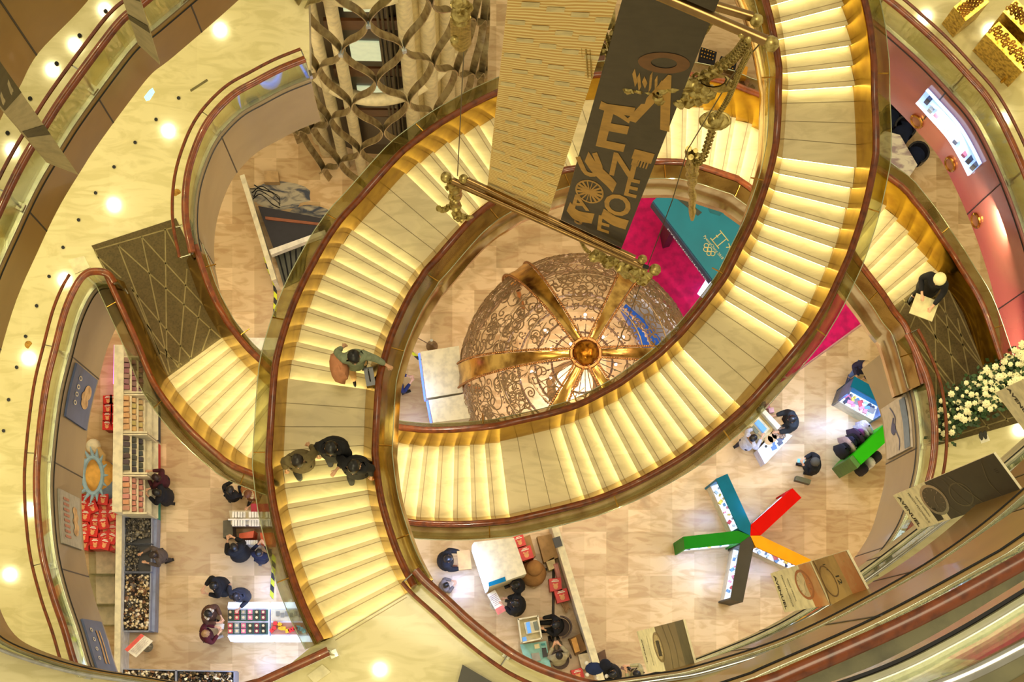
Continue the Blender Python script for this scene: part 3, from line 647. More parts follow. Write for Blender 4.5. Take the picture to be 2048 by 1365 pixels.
for i in range(16):
    a = PI * 2 * i / 16; stroke(mb, Q, [(.28, .78), (.28 + .2 * math.cos(a), .78 + .055 * math.sin(a))], .012, .006, 1)
disc(mb, Q, .28, .78, .21, .058, .006, inner=.88)
for k in range(6): patch(mb, Q, .70 + k * .04, .55, .72 + k * .04, .60, .007)
stroke(mb, Q, [(.08, .40), (.3, .415), (.5, .44)], [.03, .01], .006, 1); stroke(mb, Q, [(.1, .62), (.25, .66), (.5, .70), (.6, .72)], .05, .006, 1); patch(mb, Q, .68, .535, .95, .575, .006)
stroke(mb, Q, [(.05, .9), (.2, .93), (.45, .91)], .06, .006, 1); stroke(mb, Q, [(.55, .86), (.75, .875), (.95, .87)], .05, .006, 1)
for i in range(7): stroke(mb, Q, [(.35 + .07 * i, .27 + .01 * (i % 3)), (.43 + .06 * i, .31 + .012 * (i % 2))], .02, .006, 1)
mb.build('engraving_print', M_kraft, bn)

# frames that carry the banners and the gilt ornaments
M_tubeg = mat('tube_gold', (150, 118, 74), .25, 1)
def frame(name, lab, segs, balls):
    t = thing(name, lab, 'banner hanger', P(segs[0][0][0], segs[0][0][1], segs[0][0][2]))
    for a, b, r in segs: MB().tube([P(*a), P(*b)], r, 10).build('crossbar', M_tubeg, t, True)
    for x, y, D, r in balls: MB().ball(P(x, y, D), r, 18, nz=.08).build('ball_finial', M_paleg, t, True)
    return t
lf = frame('banner_hanger', 'long bronze double crossbar with ball ends under the two big banners', [((905, 362, 25.8), (1286, 540 - 8, 25.8), .055), ((935, 360, 25.6), (1270, 517, 25.6), .045)], [(892, 355, 25.8, .08), (927, 358, 25.6, .065), (1310, 540, 25.8, .085), (1285, 519, 25.6, .065)])
MB().tube([P(1275, 528, 25.8), P(1298, 536, 25.8)], .03, 8).build('neck', M_dark, lf)
uf = frame('banner_hanger', 'upper bronze double crossbar with crystal ball ends near the top edge', [((1260, -40, 16.2), (1505, 34, 16.2), .045), ((1290, -22, 15.6), (1535, 83, 15.6), .05)], [(1513, 41, 16.2, .06), (1542, 88, 15.6, .07), (1497, 78, 15.6, .035), (1483, 70, 15.6, .03)])
def wire(pts, lab):
    tag(MB().tube([P(*p) for p in pts], .007, 5).build('suspension_wire', mat('wire_dark', (70, 60, 40), .4, .6)), lab, 'wire')
wire([(915, 352, 25.8), (935, -40, 17.5)], 'thin wire rising from the left ball of the long crossbar')
wire([(1232, 700, 30), (1345, 400, 24), (1375, 300, 22), (1465, 150, 18), (1535, 70, 15.6)], 'thin wire running down past the gilt leg ornament to the long crossbar')

def chain(pts, lab, link=.14, r=.016, grp=None, mt=None):
    w_ = resample(crom([P(*p) for p in pts], 8), link * .62); mb = MB()
    for i in range(len(w_) - 1):
        c = (w_[i] + w_[i + 1]) / 2; t = (w_[i + 1] - w_[i]).normalized(); s_ = t.cross(Vector((0, 0, 1)) if abs(t.z) < .9 else Vector((1, 0, 0))).normalized()
        a = math.radians(90 * (i % 2) + 25); n = (s_ * math.cos(a) + t.cross(s_) * math.sin(a)).normalized()
        mb.tube([c + t * link * .5 * math.cos(2 * PI * k / 10) + n * link * .28 * math.sin(2 * PI * k / 10) for k in range(10)], r, 4, closed=True)
    return tag(mb.build('gilt_chain', M_paleg, None, True), lab, 'chain', grp)
chain([(1065, 8, 17), (1110, 45, 17.5), (1190, 90, 18), (1240, 122, 18.4), (1300, 158, 18.8), (1390, 158, 18.6), (1460, 120, 17.5), (1497, 78, 15.8)], 'heavy gilt chain looping across the dark banner from edge to edge', .17, .02)
chain([(1225, 70, 17.8), (1260, 62, 18), (1310, 55, 18), (1355, 10, 16.5)], 'gilt chain sagging over the top of the dark banner', .14, .018)
chain([(1355, 12, 16.3), (1345, 50, 17.2), (1345, 85, 18)], 'short gilt chain hanging straight down over the dark banner', .13, .018)
chain([(1350, 82, 18), (1400, 68, 17.5), (1428, 30, 16.5)], 'gilt chain drooping to the right of the short hanging chain', .12, .016)
chain([(1500, 100, 16), (1480, 140, 17.5), (1455, 200, 19.5), (1432, 235, 20.5)], 'thin gilt chain carrying the gilt round dish', .09, .01)
chain([(1428, 250, 20.8), (1415, 290, 21.7), (1405, 318, 22.3), (1392, 330, 22.6)], 'gilt chain with larger links between the round dish and the leg ornament', .14, .015)
chain([(1160, 20, 17), (1205, 45, 17.3), (1245, 60, 17.6)], 'gilt mesh chain left of the dark banner', .12, .014)
chain([(1150, 60, 17.4), (1185, 72, 17.6), (1225, 78, 17.8)], 'small gilt chain between the tassel and the dark banner', .1, .012)
chain([(1155, 95, 18), (1195, 100, 18.1), (1232, 112, 18.2)], 'lowest gilt chain left of the dark banner', .09, .012)
for i, (x, y) in enumerate(((1205, 18), (1222, 30), (1195, 50), (1212, 70), (1228, 52))):
    chain([(x, y, 17.3), (x + 8, y + 26, 17.9)], 'short strand of small gilt links left of the dark banner, %s one' % ('topmost', 'second highest', 'leftmost', 'lowest', 'rightmost')[i], .08, .01, 'short strands of gilt links')
chain([(1160, 478, 25.9), (1172, 500, 26.6), (1190, 512, 27)], 'fine gilt chain below the long crossbar above the dome', .1, .01)
def ornament(name, lab, build, cat='ornament'):
    mb = MB(); build(mb); return tag(mb.build(name, M_paleg, None, True), lab, cat)
def twist(mb, pts, r, seed=0):
    rr = random.Random(seed); w_ = crom([P(*p) for p in pts], 7)
    mb.tube([p + Vector((rr.uniform(-.01, .01), rr.uniform(-.01, .01), 0)) for p in w_], [r * (.75 + .25 * math.sin(i * 1.7) + .2 * rr.random()) for i in range(len(w_))], 8)
def hanging_fig(mb):
    twist(mb, [(905, 368, 25.9), (912, 385, 26.5), (910, 402, 27.2), (912, 415, 27.5)], .085, 1)
    twist(mb, [(892, 378, 26), (900, 372, 26), (912, 372, 26)], .04, 2)
    twist(mb, [(876, 417, 27.4), (890, 420, 27.5), (900, 412, 27.5), (912, 415, 27.6), (918, 430, 27.9), (930, 434, 28), (942, 436, 28)], .05, 3)
    twist(mb, [(908, 425, 27.8), (913, 437, 28), (926, 440, 28.1)], .045, 4)
    for k in range(9):
        a = k * .7; mb.ball(P(907 + 6 * math.cos(a), 380 + k * 3.2, 26.4), .04, 6)
ornament('gilt_figure', 'gilt twisted figure hanging under the left end of the long crossbar', hanging_fig)
def tassel(mb):
    rr = random.Random(5)
    twist(mb, [(906, 12, 16.6), (916, 4, 16.5), (928, 8, 16.6), (938, 20, 16.7)], .045, 5); mb.ball(P(921, 28, 16.8), .09, 14, (1, 1, .8), nz=.3)
    mb.ball(P(921, 40, 17), .075, 12, nz=.2)
    for k in range(22):
        x = 903 + k * 1.75; mb.tube([P(x, 34, 16.9), P(x + rr.uniform(-1, 1), 60, 17.4), P(x + 1, 88 + 14 * math.sin(k * .15), 18)], .013, 5)
    mb.ball(P(909, 80, 17.2), .045, 10)
ornament('gilt_tassel', 'gilt mask with a long fringe hanging left of the beige banner', tassel)
def crest(mb):
    twist(mb, [(1078, 0, 16.8), (1110, 14, 16.9), (1150, 28, 17), (1190, 36, 17.1), (1220, 26, 17)], .13, 6)
    twist(mb, [(1120, 20, 16.9), (1140, 36, 17.1), (1165, 40, 17.1)], .08, 7)
ornament('gilt_crest', 'gilt scaly fish shape across the top of the beige banner', crest)
def books(mb):
    for k, (x, y) in enumerate(((1142, 78), (1148, 76), (1163, 88), (1172, 92), (1180, 90))):
        mb.tube([P(x, y, 17.6), P(x + 4, y + 45 + 4 * k, 18.6)], [.05, .045], 4, flat=.4)
ornament('gilt_brush', 'gilt flat brushes hanging between the two big banners', books)
def dish(mb):
    c = P(1430, 242, 20.6)
    mb.ball(c, .18, 22, (1, .62, .22), nz=.15); mb.ball(c + Vector((0, 0, .04)), .09, 12, nz=.3); mb.tube([c + Vector((.165 * math.cos(a * .4), .1 * math.sin(a * .4), .02)) for a in range(16)], .014, 5, closed=True)
ornament('gilt_dish', 'gilt oval dish hanging in front of the rear stair', dish)
def loops(mb):
    twist(mb, [(1322, 202, 19), (1316, 188, 18.8), (1335, 176, 18.6), (1380, 170, 18.5), (1415, 178, 18.6), (1420, 190, 18.8), (1395, 202, 19), (1360, 206, 19), (1358, 196, 18.9), (1385, 186, 18.8), (1425, 188, 18.8)], .06, 8)
ornament('gilt_ribbon', 'broad pale gilt ribbon curling in front of the dark banner', loops)
def loop2(mb):
    c = P(1434, 168, 18.5)
    mb.loft([[c + Vector((.14 * math.cos(a / 12 * 2 * PI) + (.1 * (k - .5)), .085 * math.sin(a / 12 * 2 * PI) + .02, -.16 * (k - .5))) for a in range(12)] for k in (0, .35, .7, 1)], closed=True)
    mb.loft([[c + Vector((.125 * math.cos(a / 12 * 2 * PI) + (.1 * (k - .5)), .07 * math.sin(a / 12 * 2 * PI) + .02, -.16 * (k - .5))) for a in range(12)] for k in (0, .35, .7, 1)], closed=True)
ornament('gilt_cuff', 'pale gilt open cuff at the right end of the curling ribbon', loop2)
def floral(mb):
    for k in range(14): mb.ball(P(1252 + k * 4.2, 176 + 5 * math.sin(k * 1.3), 18.8), .045, 7, nz=.6, seed=k)
ornament('gilt_garland', 'small gilt leaf garland below the looping heavy chain', floral)
def leg(mb):
    for k, (x0, y0) in enumerate(((1376, 298), (1383, 315), (1390, 300), (1397, 318))): twist(mb, [(x0, y0, 22.4), (x0 + (1384 - x0) * .3, 345, 23.3), (1383 + k, 375, 24.3), (1384, 415 + 6 * k, 25.5)], .045 - .004 * k, 20 + k)
    twist(mb, [(1384, 330, 23), (1385, 380, 24.4), (1384, 440, 26.2)], .05, 30)
    mb.ball(P(1394, 318, 22.6), .07, 8, nz=.4)
ornament('gilt_legs', 'rough gilt legs with a pointed tip hanging over the teal desk', leg)  # ornament of twisted gilt legs
def rightorn(mb):
    for k in range(9): mb.ball(P(1190 + 13 * k, 515 + 5 * k - 6 * (k % 2), 26.3), .09, 8, nz=.7, seed=k)
    twist(mb, [(1220, 520, 26.2), (1245, 545, 26.6), (1275, 560, 26.8), (1292, 566, 26.9)], .06, 40); twist(mb, [(1270, 532, 26.2), (1282, 550, 26.5), (1296, 560, 26.7)], .05, 41)
    mb.ball(P(1289, 541, 26), .05, 8)
ornament('gilt_scroll', 'tangle of gilt scrollwork under the right end of the long crossbar', rightorn)

# ------------------------------------------------------------------ tall art banners on the lower right
def poster(TL, TR_, BL, BR, Db, Dt, lab, draw):
    t = thing('art_banner', lab, 'banner', P(BL[0], BL[1], Db))
    Q = quadmap(P(TL[0], TL[1], Dt), P(TR_[0], TR_[1], Dt), P(BL[0], BL[1], Db), P(BR[0], BR[1], Db))
    sheet(Q, .03).build('board', M_cream_b, t); draw(Q, t); return t, Q
M_cream_b = mat('banner_cream', (255, 244, 205), .6)
M_ink = mat('ink_black', (30, 26, 22), .6); M_ink2 = mat('ink_charcoal', (52, 46, 38), .5)
def pr(Q, t, mt, fn, nm='print'):
    mb = MB(); fn(mb); return mb.build(nm, mt, t)
asp7 = 1 / 7.0
def tx(Q, t, s, u, v, hu, st=1.0, bold=False):
    mb = MB(); vs, fs = text_mesh(s, hu, lambda x, y: Q(u + x, v - y * asp7 * st, .006), bold=bold); mb.add(vs, fs); mb.build('lettering', M_ink, t)
def dialp(Q, t, u, v, r, face, ring, d=.008):
    pr(Q, t, ring, lambda mb: disc(mb, Q, u, v, r, r * asp7 * 1.9, d, inner=.82), 'watch_case'); pr(Q, t, face, lambda mb: disc(mb, Q, u, v, r * .84, r * .84 * asp7 * 1.9, d - .002), 'watch_dial')
    def hands(mb):
        for k in range(12):
            a = 2 * PI * k / 12; stroke(mb, Q, [(u + r * .6 * math.cos(a), v + r * .6 * asp7 * 1.9 * math.sin(a)), (u + r * .75 * math.cos(a), v + r * .75 * asp7 * 1.9 * math.sin(a))], .012, d + .002, asp7)
        stroke(mb, Q, [(u, v), (u + r * .5, v + .01)], .014, d + .002, asp7); stroke(mb, Q, [(u, v), (u - r * .2, v - r * .07)], .014, d + .002, asp7)
    pr(Q, t, M_steel, hands, 'watch_hands')
def d1(Q, t):
    pr(Q, t, M_ink2, lambda mb: patch(mb, Q, 0, 0, 1, .64, .004), 'photo_print')
    pr(Q, t, mat('watch_engraving', (98, 88, 66), .5), lambda mb: (stroke(mb, Q, [(.0, .60), (.3, .55), (.7, .57), (1, .52)], .02, .007, asp7), stroke(mb, Q, [(.1, .42), (.5, .36), (.9, .30)], .05, .007, asp7), stroke(mb, Q, [(.1, .12), (.5, .16), (.9, .14)], .04, .007, asp7), stroke(mb, Q, [(.1, .48), (.6, .44), (.9, .40)], .02, .007, asp7), disc(mb, Q, .55, .42, .3, .09, .007, inner=.9)), 'engraving')
    pr(Q, t, M_ink, lambda mb: patch(mb, Q, .62, .70, .95, .76, .007), 'strap_print')
    dialp(Q, t, .45, .66, .40, mat('dial_dark', (60, 54, 44), .4), M_steel)
    tx(Q, t, 'AVENUEL', .5, .955, .2, 1.4, True); tx(Q, t, 'MAISON MAGNIFIQUE', .5, .845, .085, 2); tx(Q, t, 'GRAND OPENING', .5, .80, .07, 2)
    tx(Q, t, 'III', .35, .06, .16, 1.5)
def d2(Q, t):
    pr(Q, t, mat('print_tan', (196, 160, 96), .5, noise_=(2, .2, (150, 116, 66))), lambda mb: patch(mb, Q, 0, 0, 1, .42, .004), 'photo_print')
    pr(Q, t, mat('print_terracotta', (205, 130, 74), .5, noise_=(2, .2, (220, 180, 130))), lambda mb: patch(mb, Q, 0, .0, 1, .15, .006), 'terracotta_print'); pr(Q, t, MATS['print_terracotta'], lambda mb: patch(mb, Q, 0, .44, 1, .60, .006), 'terracotta_print')
    pr(Q, t, mat('print_brown', (118, 82, 44), .5), lambda mb: (disc(mb, Q, .5, .33, .36, .075, .008, inner=.9), stroke(mb, Q, [(0, .40), (.3, .395), (.6, .40), (1, .43)], .05, .008, asp7)), 'engraving')
    dialp(Q, t, .45, .62, .36, mat('dial_ivory', (232, 214, 176), .4), mat('case_copper', (190, 112, 58), .3, .4))
    tx(Q, t, 'AVENUEL', .5, .955, .2, 1.4, True); tx(Q, t, 'MAISON MAGNIFIQUE', .5, .86, .08, 2); tx(Q, t, 'GRAND OPENING', .5, .80, .07, 2); tx(Q, t, '12', .5, .22, .24, 1.6, True); tx(Q, t, 'IV', .2, .3, .2, 1.6)
def d3(Q, t):
    pr(Q, t, mat('print_taupe', (136, 118, 88), .5, noise_=(1, .2, (112, 96, 70))), lambda mb: patch(mb, Q, 0, .08, 1, .58, .004), 'photo_print')
    pr(Q, t, mat('print_grey', (98, 90, 66), .5), lambda mb: patch(mb, Q, 0, 0, 1, .16, .005), 'band_print')
    for v_ in (.30, .42): pr(Q, t, MATS['print_grey'], lambda mb: stroke(mb, Q, [(0, v_), (.5, v_ - .04), (1, v_)], .03, .007, asp7), 'contour_print')
    pr(Q, t, M_ink2, lambda mb: patch(mb, Q, .3, .56, .65, .63, .007), 'strap_print')
    dialp(Q, t, .45, .60, .34, mat('dial_sand', (196, 174, 128), .4), mat('case_sand', (150, 128, 84), .3, .3))
    tx(Q, t, 'AVENUEL', .5, .93, .14, 1.4, True); tx(Q, t, 'MAISON MAGNIFIQUE', .5, .80, .07, 2)
def d4(Q, t):
    tx(Q, t, 'AVENUEL', .45, .86, .2, 1.4, True); tx(Q, t, 'MAISON', .45, .66, .1, 2); pr(Q, t, M_ink2, lambda mb: patch(mb, Q, 0, 0, 1, .3, .004), 'photo_print')
poster((1987, 907), (2048, 990), (1786, 992), (1836, 1061), 27.3, 22.2, 'tall art banner with a dark upper half and a steel watch print', d1)
poster((1693, 1102), (1743, 1196), (1541, 1148), (1569, 1226), 27.3, 23.4, 'tall art banner in tan and terracotta with a copper watch print', d2)
poster((1366, 1240), (1393, 1343), (1273, 1264), (1294, 1345), 27.3, 23.8, 'tall art banner with a plain taupe watch print near the bottom edge', d3)
poster((2190, 690), (2250, 790), (1991, 786), (2048, 862), 27.3, 22.4, 'cream art banner cut by the right edge of the photo over the flowers', d4)
def edge_on(c, lab):
    t = thing('art_banner', lab, 'banner', P(*c[2]))
    Q = quadmap(P(*c[0]), P(*c[1]), P(*c[2]), P(*c[3])); sheet(Q, .03).build('board', mat('banner_grey', (188, 172, 128), .6), t)
    pr(Q, t, mat('print_umber', (90, 80, 50), .6), lambda mb: patch(mb, Q, 0, 0, 1, .3, -.036), 'band_print')
    for a_, b_, c_ in ((.55, .63, -.036), (0, .3, .006), (.55, .63, .006)): pr(Q, t, MATS['print_umber'], lambda mb: patch(mb, Q, 0, a_, 1, b_, c_), 'band_print')
edge_on(((-20, 95, 19), (-40, 225 - 60, 19), (157, 350, 24), (98, 327, 24)), 'pointed grey banner seen almost edge on at the left border')
edge_on(((262, -60, 19), (225, -60, 19), (320, 130, 22), (276, 89, 22)), 'small pale banner seen almost edge on near the top left')
# ------------------------------------------------------------------ things on the ground floor
def quad(l, h): return [G(x, y, h) for x, y in l]
def boxthing(name, lab, cat, l, h, mt, h0=0, group=None):      # l: pixel outline of its top
    t = thing(name, lab, cat, G(l[0][0], l[0][1], h) - Vector((0, 0, h - h0)), 0, group)
    MB().prism(quad(l, h), h0, h).build('body', mt, t); return t
def colr(n, rgb, rough=.5, **k): return mat(n, rgb, rough, **k)
TEAL = colr('teal_board', (0, 108, 142), .5, noise_=(3, .06, None), spec=.1); RED = colr('red_board', (205, 14, 2), .8, noise_=(3, .05, None), spec=.1); GREEN = colr('green_board', (16, 128, 16), .5, noise_=(3, .05, None), spec=.1)
YEL = colr('amber_board', (248, 164, 8), .5, noise_=(3, .05, None), spec=.1); CHAR = colr('charcoal_board', (70, 66, 56), .5, noise_=(3, .05, None), spec=.1); LGREEN = colr('grass_board', (44, 182, 6), .5, noise_=(3, .05, None), spec=.1)
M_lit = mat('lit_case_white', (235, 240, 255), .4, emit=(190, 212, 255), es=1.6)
M_mag = mat('magenta_carpet', (214, 8, 100), .95, noise_=(5, .12, (176, 6, 84)))
goods_cols = [(240, 200, 60), (230, 120, 140), (40, 40, 60), (235, 235, 230), (90, 130, 170), (200, 60, 60), (120, 110, 100), (180, 200, 210)]
ORD = ['first', 'second', 'third', 'fourth', 'fifth', 'sixth', 'seventh', 'eighth', 'ninth', 'tenth', 'eleventh', 'twelfth', 'thirteenth', 'fourteenth', 'fifteenth', 'sixteenth', 'seventeenth', 'eighteenth', 'nineteenth', 'twentieth', 'twenty-first', 'twenty-second', 'twenty-third', 'twenty-fourth']
def cname(c):
    P_ = {'yellow': (240, 200, 60), 'pink': (230, 120, 140), 'black': (30, 30, 36), 'navy': (40, 40, 60), 'white': (235, 235, 230), 'blue': (80, 125, 180), 'red': (200, 60, 60), 'grey': (120, 110, 100), 'pale blue': (180, 200, 210), 'brown': (90, 40, 40), 'beige': (210, 170, 140)}
    return min(P_, key=lambda k: sum((a - b) ** 2 for a, b in zip(P_[k], c)))
def goods(n, par_pts, zf, size, seed, lab, grp, name='display_item', cat='goods', cols=goods_cols, hh=(.06, .18)):
    rr = random.Random(seed)
    a, b, c = par_pts
    for i in range(n):
        s, t = (i + rr.uniform(.2, .8)) / n, (.1 + .8 * ((i * 5) % 3) / 2) * .9; p = a + (b - a) * s + (c - a) * t; sz = size * rr.uniform(.7, 1.25); k = rr.randrange(len(cols)); h = rr.uniform(*hh)
        mb = MB(); ang = rr.uniform(0, 3)
        if i % 3: mb.box((p.x, p.y, zf + h / 2), (sz, sz * rr.uniform(.5, .9), h), ang)
        else: mb.cyl((p.x, p.y, zf), sz * .35, h * .7, 10, sz * .3); mb.cyl((p.x, p.y, zf + h * .7), sz * .15, h * .3, 8)
        o = mb.build(name, mat('goods_%d_%d' % (cols[k][0], cols[k][1]), cols[k], .4)); tag(o, '%s %s %s, %s along' % (cname(cols[k]), 'boxed' if i % 3 else 'bottled', lab, ORD[i]), cat, grp)

def kiosk(lab, top, inner, mt, face, shortw, seed, litc, hh=2.2, hood=None):
    """top: 4 px corners of the coloured top (outer a, outer b, inner b, inner a), face: which long side (0: a side, 1: b side) is the open lit one"""
    t = thing('display_kiosk', lab, 'display kiosk', G(top[0][0], top[0][1], hh) * 1, 0, 'star of five display kiosks'); t.location.z = 0
    q = quad(top, hh); oa, ob, ib, ia = q; 
    MB().prism([oa, ob, ib, ia], hh - .12, hh).build('top_board', mt, t)
    cen = (oa + ob + ia + ib) / 4; ax = ((ia + ib) / 2 - (oa + ob) / 2); L = ax.length; ax.normalize(); sd = ((oa + ia) / 2 - (ob + ib) / 2); W = sd.length; sd.normalize()
    if face: sd = -sd
    # centre wall, ends, base shelf
    def bar(c, l, w_, z0, z1, m_, nm, par=t):
        c = Vector((c.x, c.y, 0)); h1 = ax * l / 2; h2 = sd * w_ / 2
        return MB().prism([c - h1 - h2, c + h1 - h2, c + h1 + h2, c - h1 + h2], z0, z1).build(nm, m_, par)
    bar(cen - sd * (W / 2 - .04), L, .06, 0, hh - .12, mt, 'back_wall')
    for s_ in (-1, 1): bar(cen + ax * s_ * (L / 2 - .03), .05, W, 0, hh - .12, mt, 'end_wall')
    sh = bar(cen, L - .1, W - .08, .0, .75, M_white, 'counter'); 
    bar(cen + sd * .03, L - .14, W - .14, 1.35, 1.38, M_clear, 'shelf')
    bar(cen - sd * (W / 2 - .09), L - .2, .02, .8, hh - .2, M_lit, 'light_panel')
    bar(cen, L - .16, W - .12, .752, .77, M_lit, 'lit_counter_top')
    a = cen - ax * (L / 2 - .15) + sd * (-W / 2 + .1); b = cen + ax * (L / 2 - .15) + sd * (-W / 2 + .1); c = cen - ax * (L / 2 - .15) + sd * (W / 2 - .06)
    g = {'a': 1}
    goods(12, (a, b, c), .772, .10, seed, 'souvenir on the ' + lab.split(' kiosk')[0] + ' star kiosk', 'souvenirs on the ' + lab.split(' kiosk')[0] + ' kiosk', 'souvenir', 'souvenir')
    l = area('kiosk_lamp', cen + sd * (W / 2 + .05) + Vector((0, 0, hh - .15 - cen.z)), L * .8, 24, COOL, (0, 0, 0), 'RECTANGLE', .1)
    d = sd; l.rotation_euler = (Vector((d.x, d.y, -.9))).to_track_quat('-Z', 'Z').to_euler()
    return t
K = (1497, 1075)
kiosk('teal kiosk arm of the star with a white lit counter', ((1432, 958), (1455, 948), (1502, 1050), (1478, 1060)), 0, TEAL, 0, 0, 11, 1)
kiosk('red kiosk arm of the star pointing up to the right', ((1585, 977), (1603, 996), (1522, 1071), (1501, 1051)), 0, RED, 0, 0, 12, 1)
kiosk('amber kiosk arm of the star partly under the tan banner', ((1622, 1120), (1610, 1140), (1511, 1094), (1521, 1072)), 0, YEL, 1, 0, 13, 1)
kiosk('charcoal kiosk arm of the star pointing down', ((1461, 1200), (1486, 1205), (1508, 1092), (1481, 1086)), 0, CHAR, 0, 0, 14, 1)
kiosk('green kiosk arm of the star pointing left', ((1367, 1074), (1369, 1099), (1481, 1087), (1476, 1062)), 0, GREEN, 1, 0, 15, 1)
hub = thing('kiosk_hub', 'pointed five colour centre piece joining the star of kiosks', 'display kiosk', G(1499, 1073, 0))
hc = G(1499, 1073, 2.05)
for (a, b), mt in zip((((1478, 1060), (1502, 1050)), ((1501, 1051), (1522, 1071)), ((1521, 1072), (1511, 1094)), ((1508, 1092), (1481, 1086)), ((1481, 1087), (1476, 1062))), (TEAL, RED, YEL, CHAR, GREEN)):
    A_, B_ = G(*a, 2.2), G(*b, 2.2); mb = MB(); mb.prism([A_, hc, B_], 0, 2.19); mb.build('wedge', mt, hub)

def case(name, lab, cat, top, h, mt_top, mt_body, litside, items, seed, grp, hl=True, z0=0):
    t = thing(name, lab, cat, G(top[0][0], top[0][1], h)); t.location.z = 0
    MB().prism(quad(top, h), z0, h - .06).build('body', mt_body, t)
    MB().prism(quad(top, h), h - .06, h).build('top', mt_top, t)
    return t
# teal lit showcase by the right gallery edge
t = thing('showcase', 'teal topped lit showcase standing below the right gallery edge', 'showcase', G(1690, 800, 0))
q = quad(((1709, 753), (1785, 795), (1775, 813), (1702, 773)), 2.2); MB().prism(q, 2.1, 2.2).build('top_board', TEAL, t)
q2 = [Vector((p.x, p.y, 0)) for p in q]; f0 = (q2[3] + q2[2]) / 2 ; dd = (q2[3] - q2[0]); 
b4 = [q2[0], q2[1], q2[1] + dd * 1.7, q2[0] + dd * 1.7]
MB().prism([q2[0], q2[1], q2[1] + dd * .2, q2[0] + dd * .2], 0, 2.1).build('back_wall', TEAL, t)
ax = (q2[1] - q2[0]).normalized()
for p in (q2[0], q2[1] - ax * .05): MB().prism([p, p + ax * .05, p + ax * .05 + dd * 1.6, p + dd * 1.6], 0, 2.1).build('side_wall', colr('blue_grey_board', (86, 108, 150), .5), t)
MB().prism([q2[0] + dd * .2, q2[1] + dd * .2, q2[1] + dd * 1.6, q2[0] + dd * 1.6], 0, .8).build('counter', M_white, t)
MB().prism([q2[0] + dd * .25 + ax * .08, q2[1] + dd * .25 - ax * .08, q2[1] + dd * 1.5 - ax * .08, q2[0] + dd * 1.5 + ax * .08], .8, .82).build('lit_counter_top', M_lit, t)
goods(22, (q2[0] + dd * .5 + ax * .15, q2[1] + dd * .5 - ax * .15, q2[0] + dd * 1.4 + ax * .15), .822, .16, 21, 'item in the teal lit showcase', 'goods in the teal showcase', 'souvenir', 'souvenir')
l = area('showcase_lamp', (q2[3] + q2[2]) / 2 + dd * .8 + Vector((0, 0, 2.0)), 1.4, 45, COOL, (0, 0, 0), 'RECTANGLE', .2)
area('added_cool_glow', G(1620, 830, 2.6), .5, 34, COOL)  # floating bluish lamp added for the glow on the floor
# green garment rail unit
t = thing('garment_stand', 'bright green slab unit with clothes hanging on both sides', 'clothes stand', G(1700, 925, 0))
q = quad(((1706, 910), (1722, 930), (1790, 868), (1772, 846)), 2.3); MB().prism(q, .0, 2.3).build('body', LGREEN, t)
MB().prism(quad(((1700, 917), (1716, 937), (1722, 930), (1706, 910)), 2.3), 0, 2.25).build('end_wall', mat('dull_green', (74, 130, 42), .5), t)
for i in range(9):
    u = i / 9; p = Vector(q[0]).lerp(q[3], u * .8 + .05); n = (q[0] - q[1]).normalized(); c = [(20, 22, 36), (24, 20, 30), (200, 170, 160), (30, 32, 60), (22, 22, 28), (60, 40, 66), (120, 60, 120), (215, 215, 220), (190, 180, 190)][i]
    mb = MB(); ax = (q[3] - q[0]).normalized(); pp = Vector((p.x, p.y, 0)) + n * .22
    mb.loft([[pp + ax * .07 * math.cos(k) * (s_ + .3 * math.sin(i * 2.3 + z)) + n * (.2 + .07 * math.sin(i * 4)) * math.sin(k) * s_ + Vector((0, 0, z)) for k in [j * .785 for j in range(8)]] for z, s_ in ((1.0, 1.15), (1.4, 1.0), (1.75, .9), (1.85, .4), (1.9, .1))], closed=True)
    tag(mb.build('garment', mat('garment_%d' % i, c, .9), None, True), 'garment on the upper side of the green unit, %s' % ['nearest the lower end, black', 'second from the lower end, near black', 'pink beige', 'dark navy', 'black in the middle', 'plum', 'purple', 'white beside the purple one', 'pale mauve at the far end'][i], 'garment', 'clothes on the green unit')
for i in range(3):
    p = Vector(q[1]).lerp(q[2], .15 + .2 * i); n = (q[1] - q[0]).normalized(); ax = (q[3] - q[0]).normalized(); pp = Vector((p.x, p.y, 0)) + n * .15; mb = MB()
    mb.loft([[pp + ax * .08 * math.cos(k) * s_ + n * .16 * math.sin(k) * s_ + Vector((0, 0, z)) for k in [j * .785 for j in range(8)]] for z, s_ in ((.9, 1.15), (1.5, 1.0), (1.8, .8), (1.9, .1))], closed=True)
    tag(mb.build('garment', mat('garment_b%d' % i, ((24, 22, 34), (230, 226, 210), (40, 40, 44))[i], .9), None, True), ('black', 'cream', 'charcoal')[i] + ' garment hanging on the lower side of the green unit', 'garment', 'clothes on the green unit')
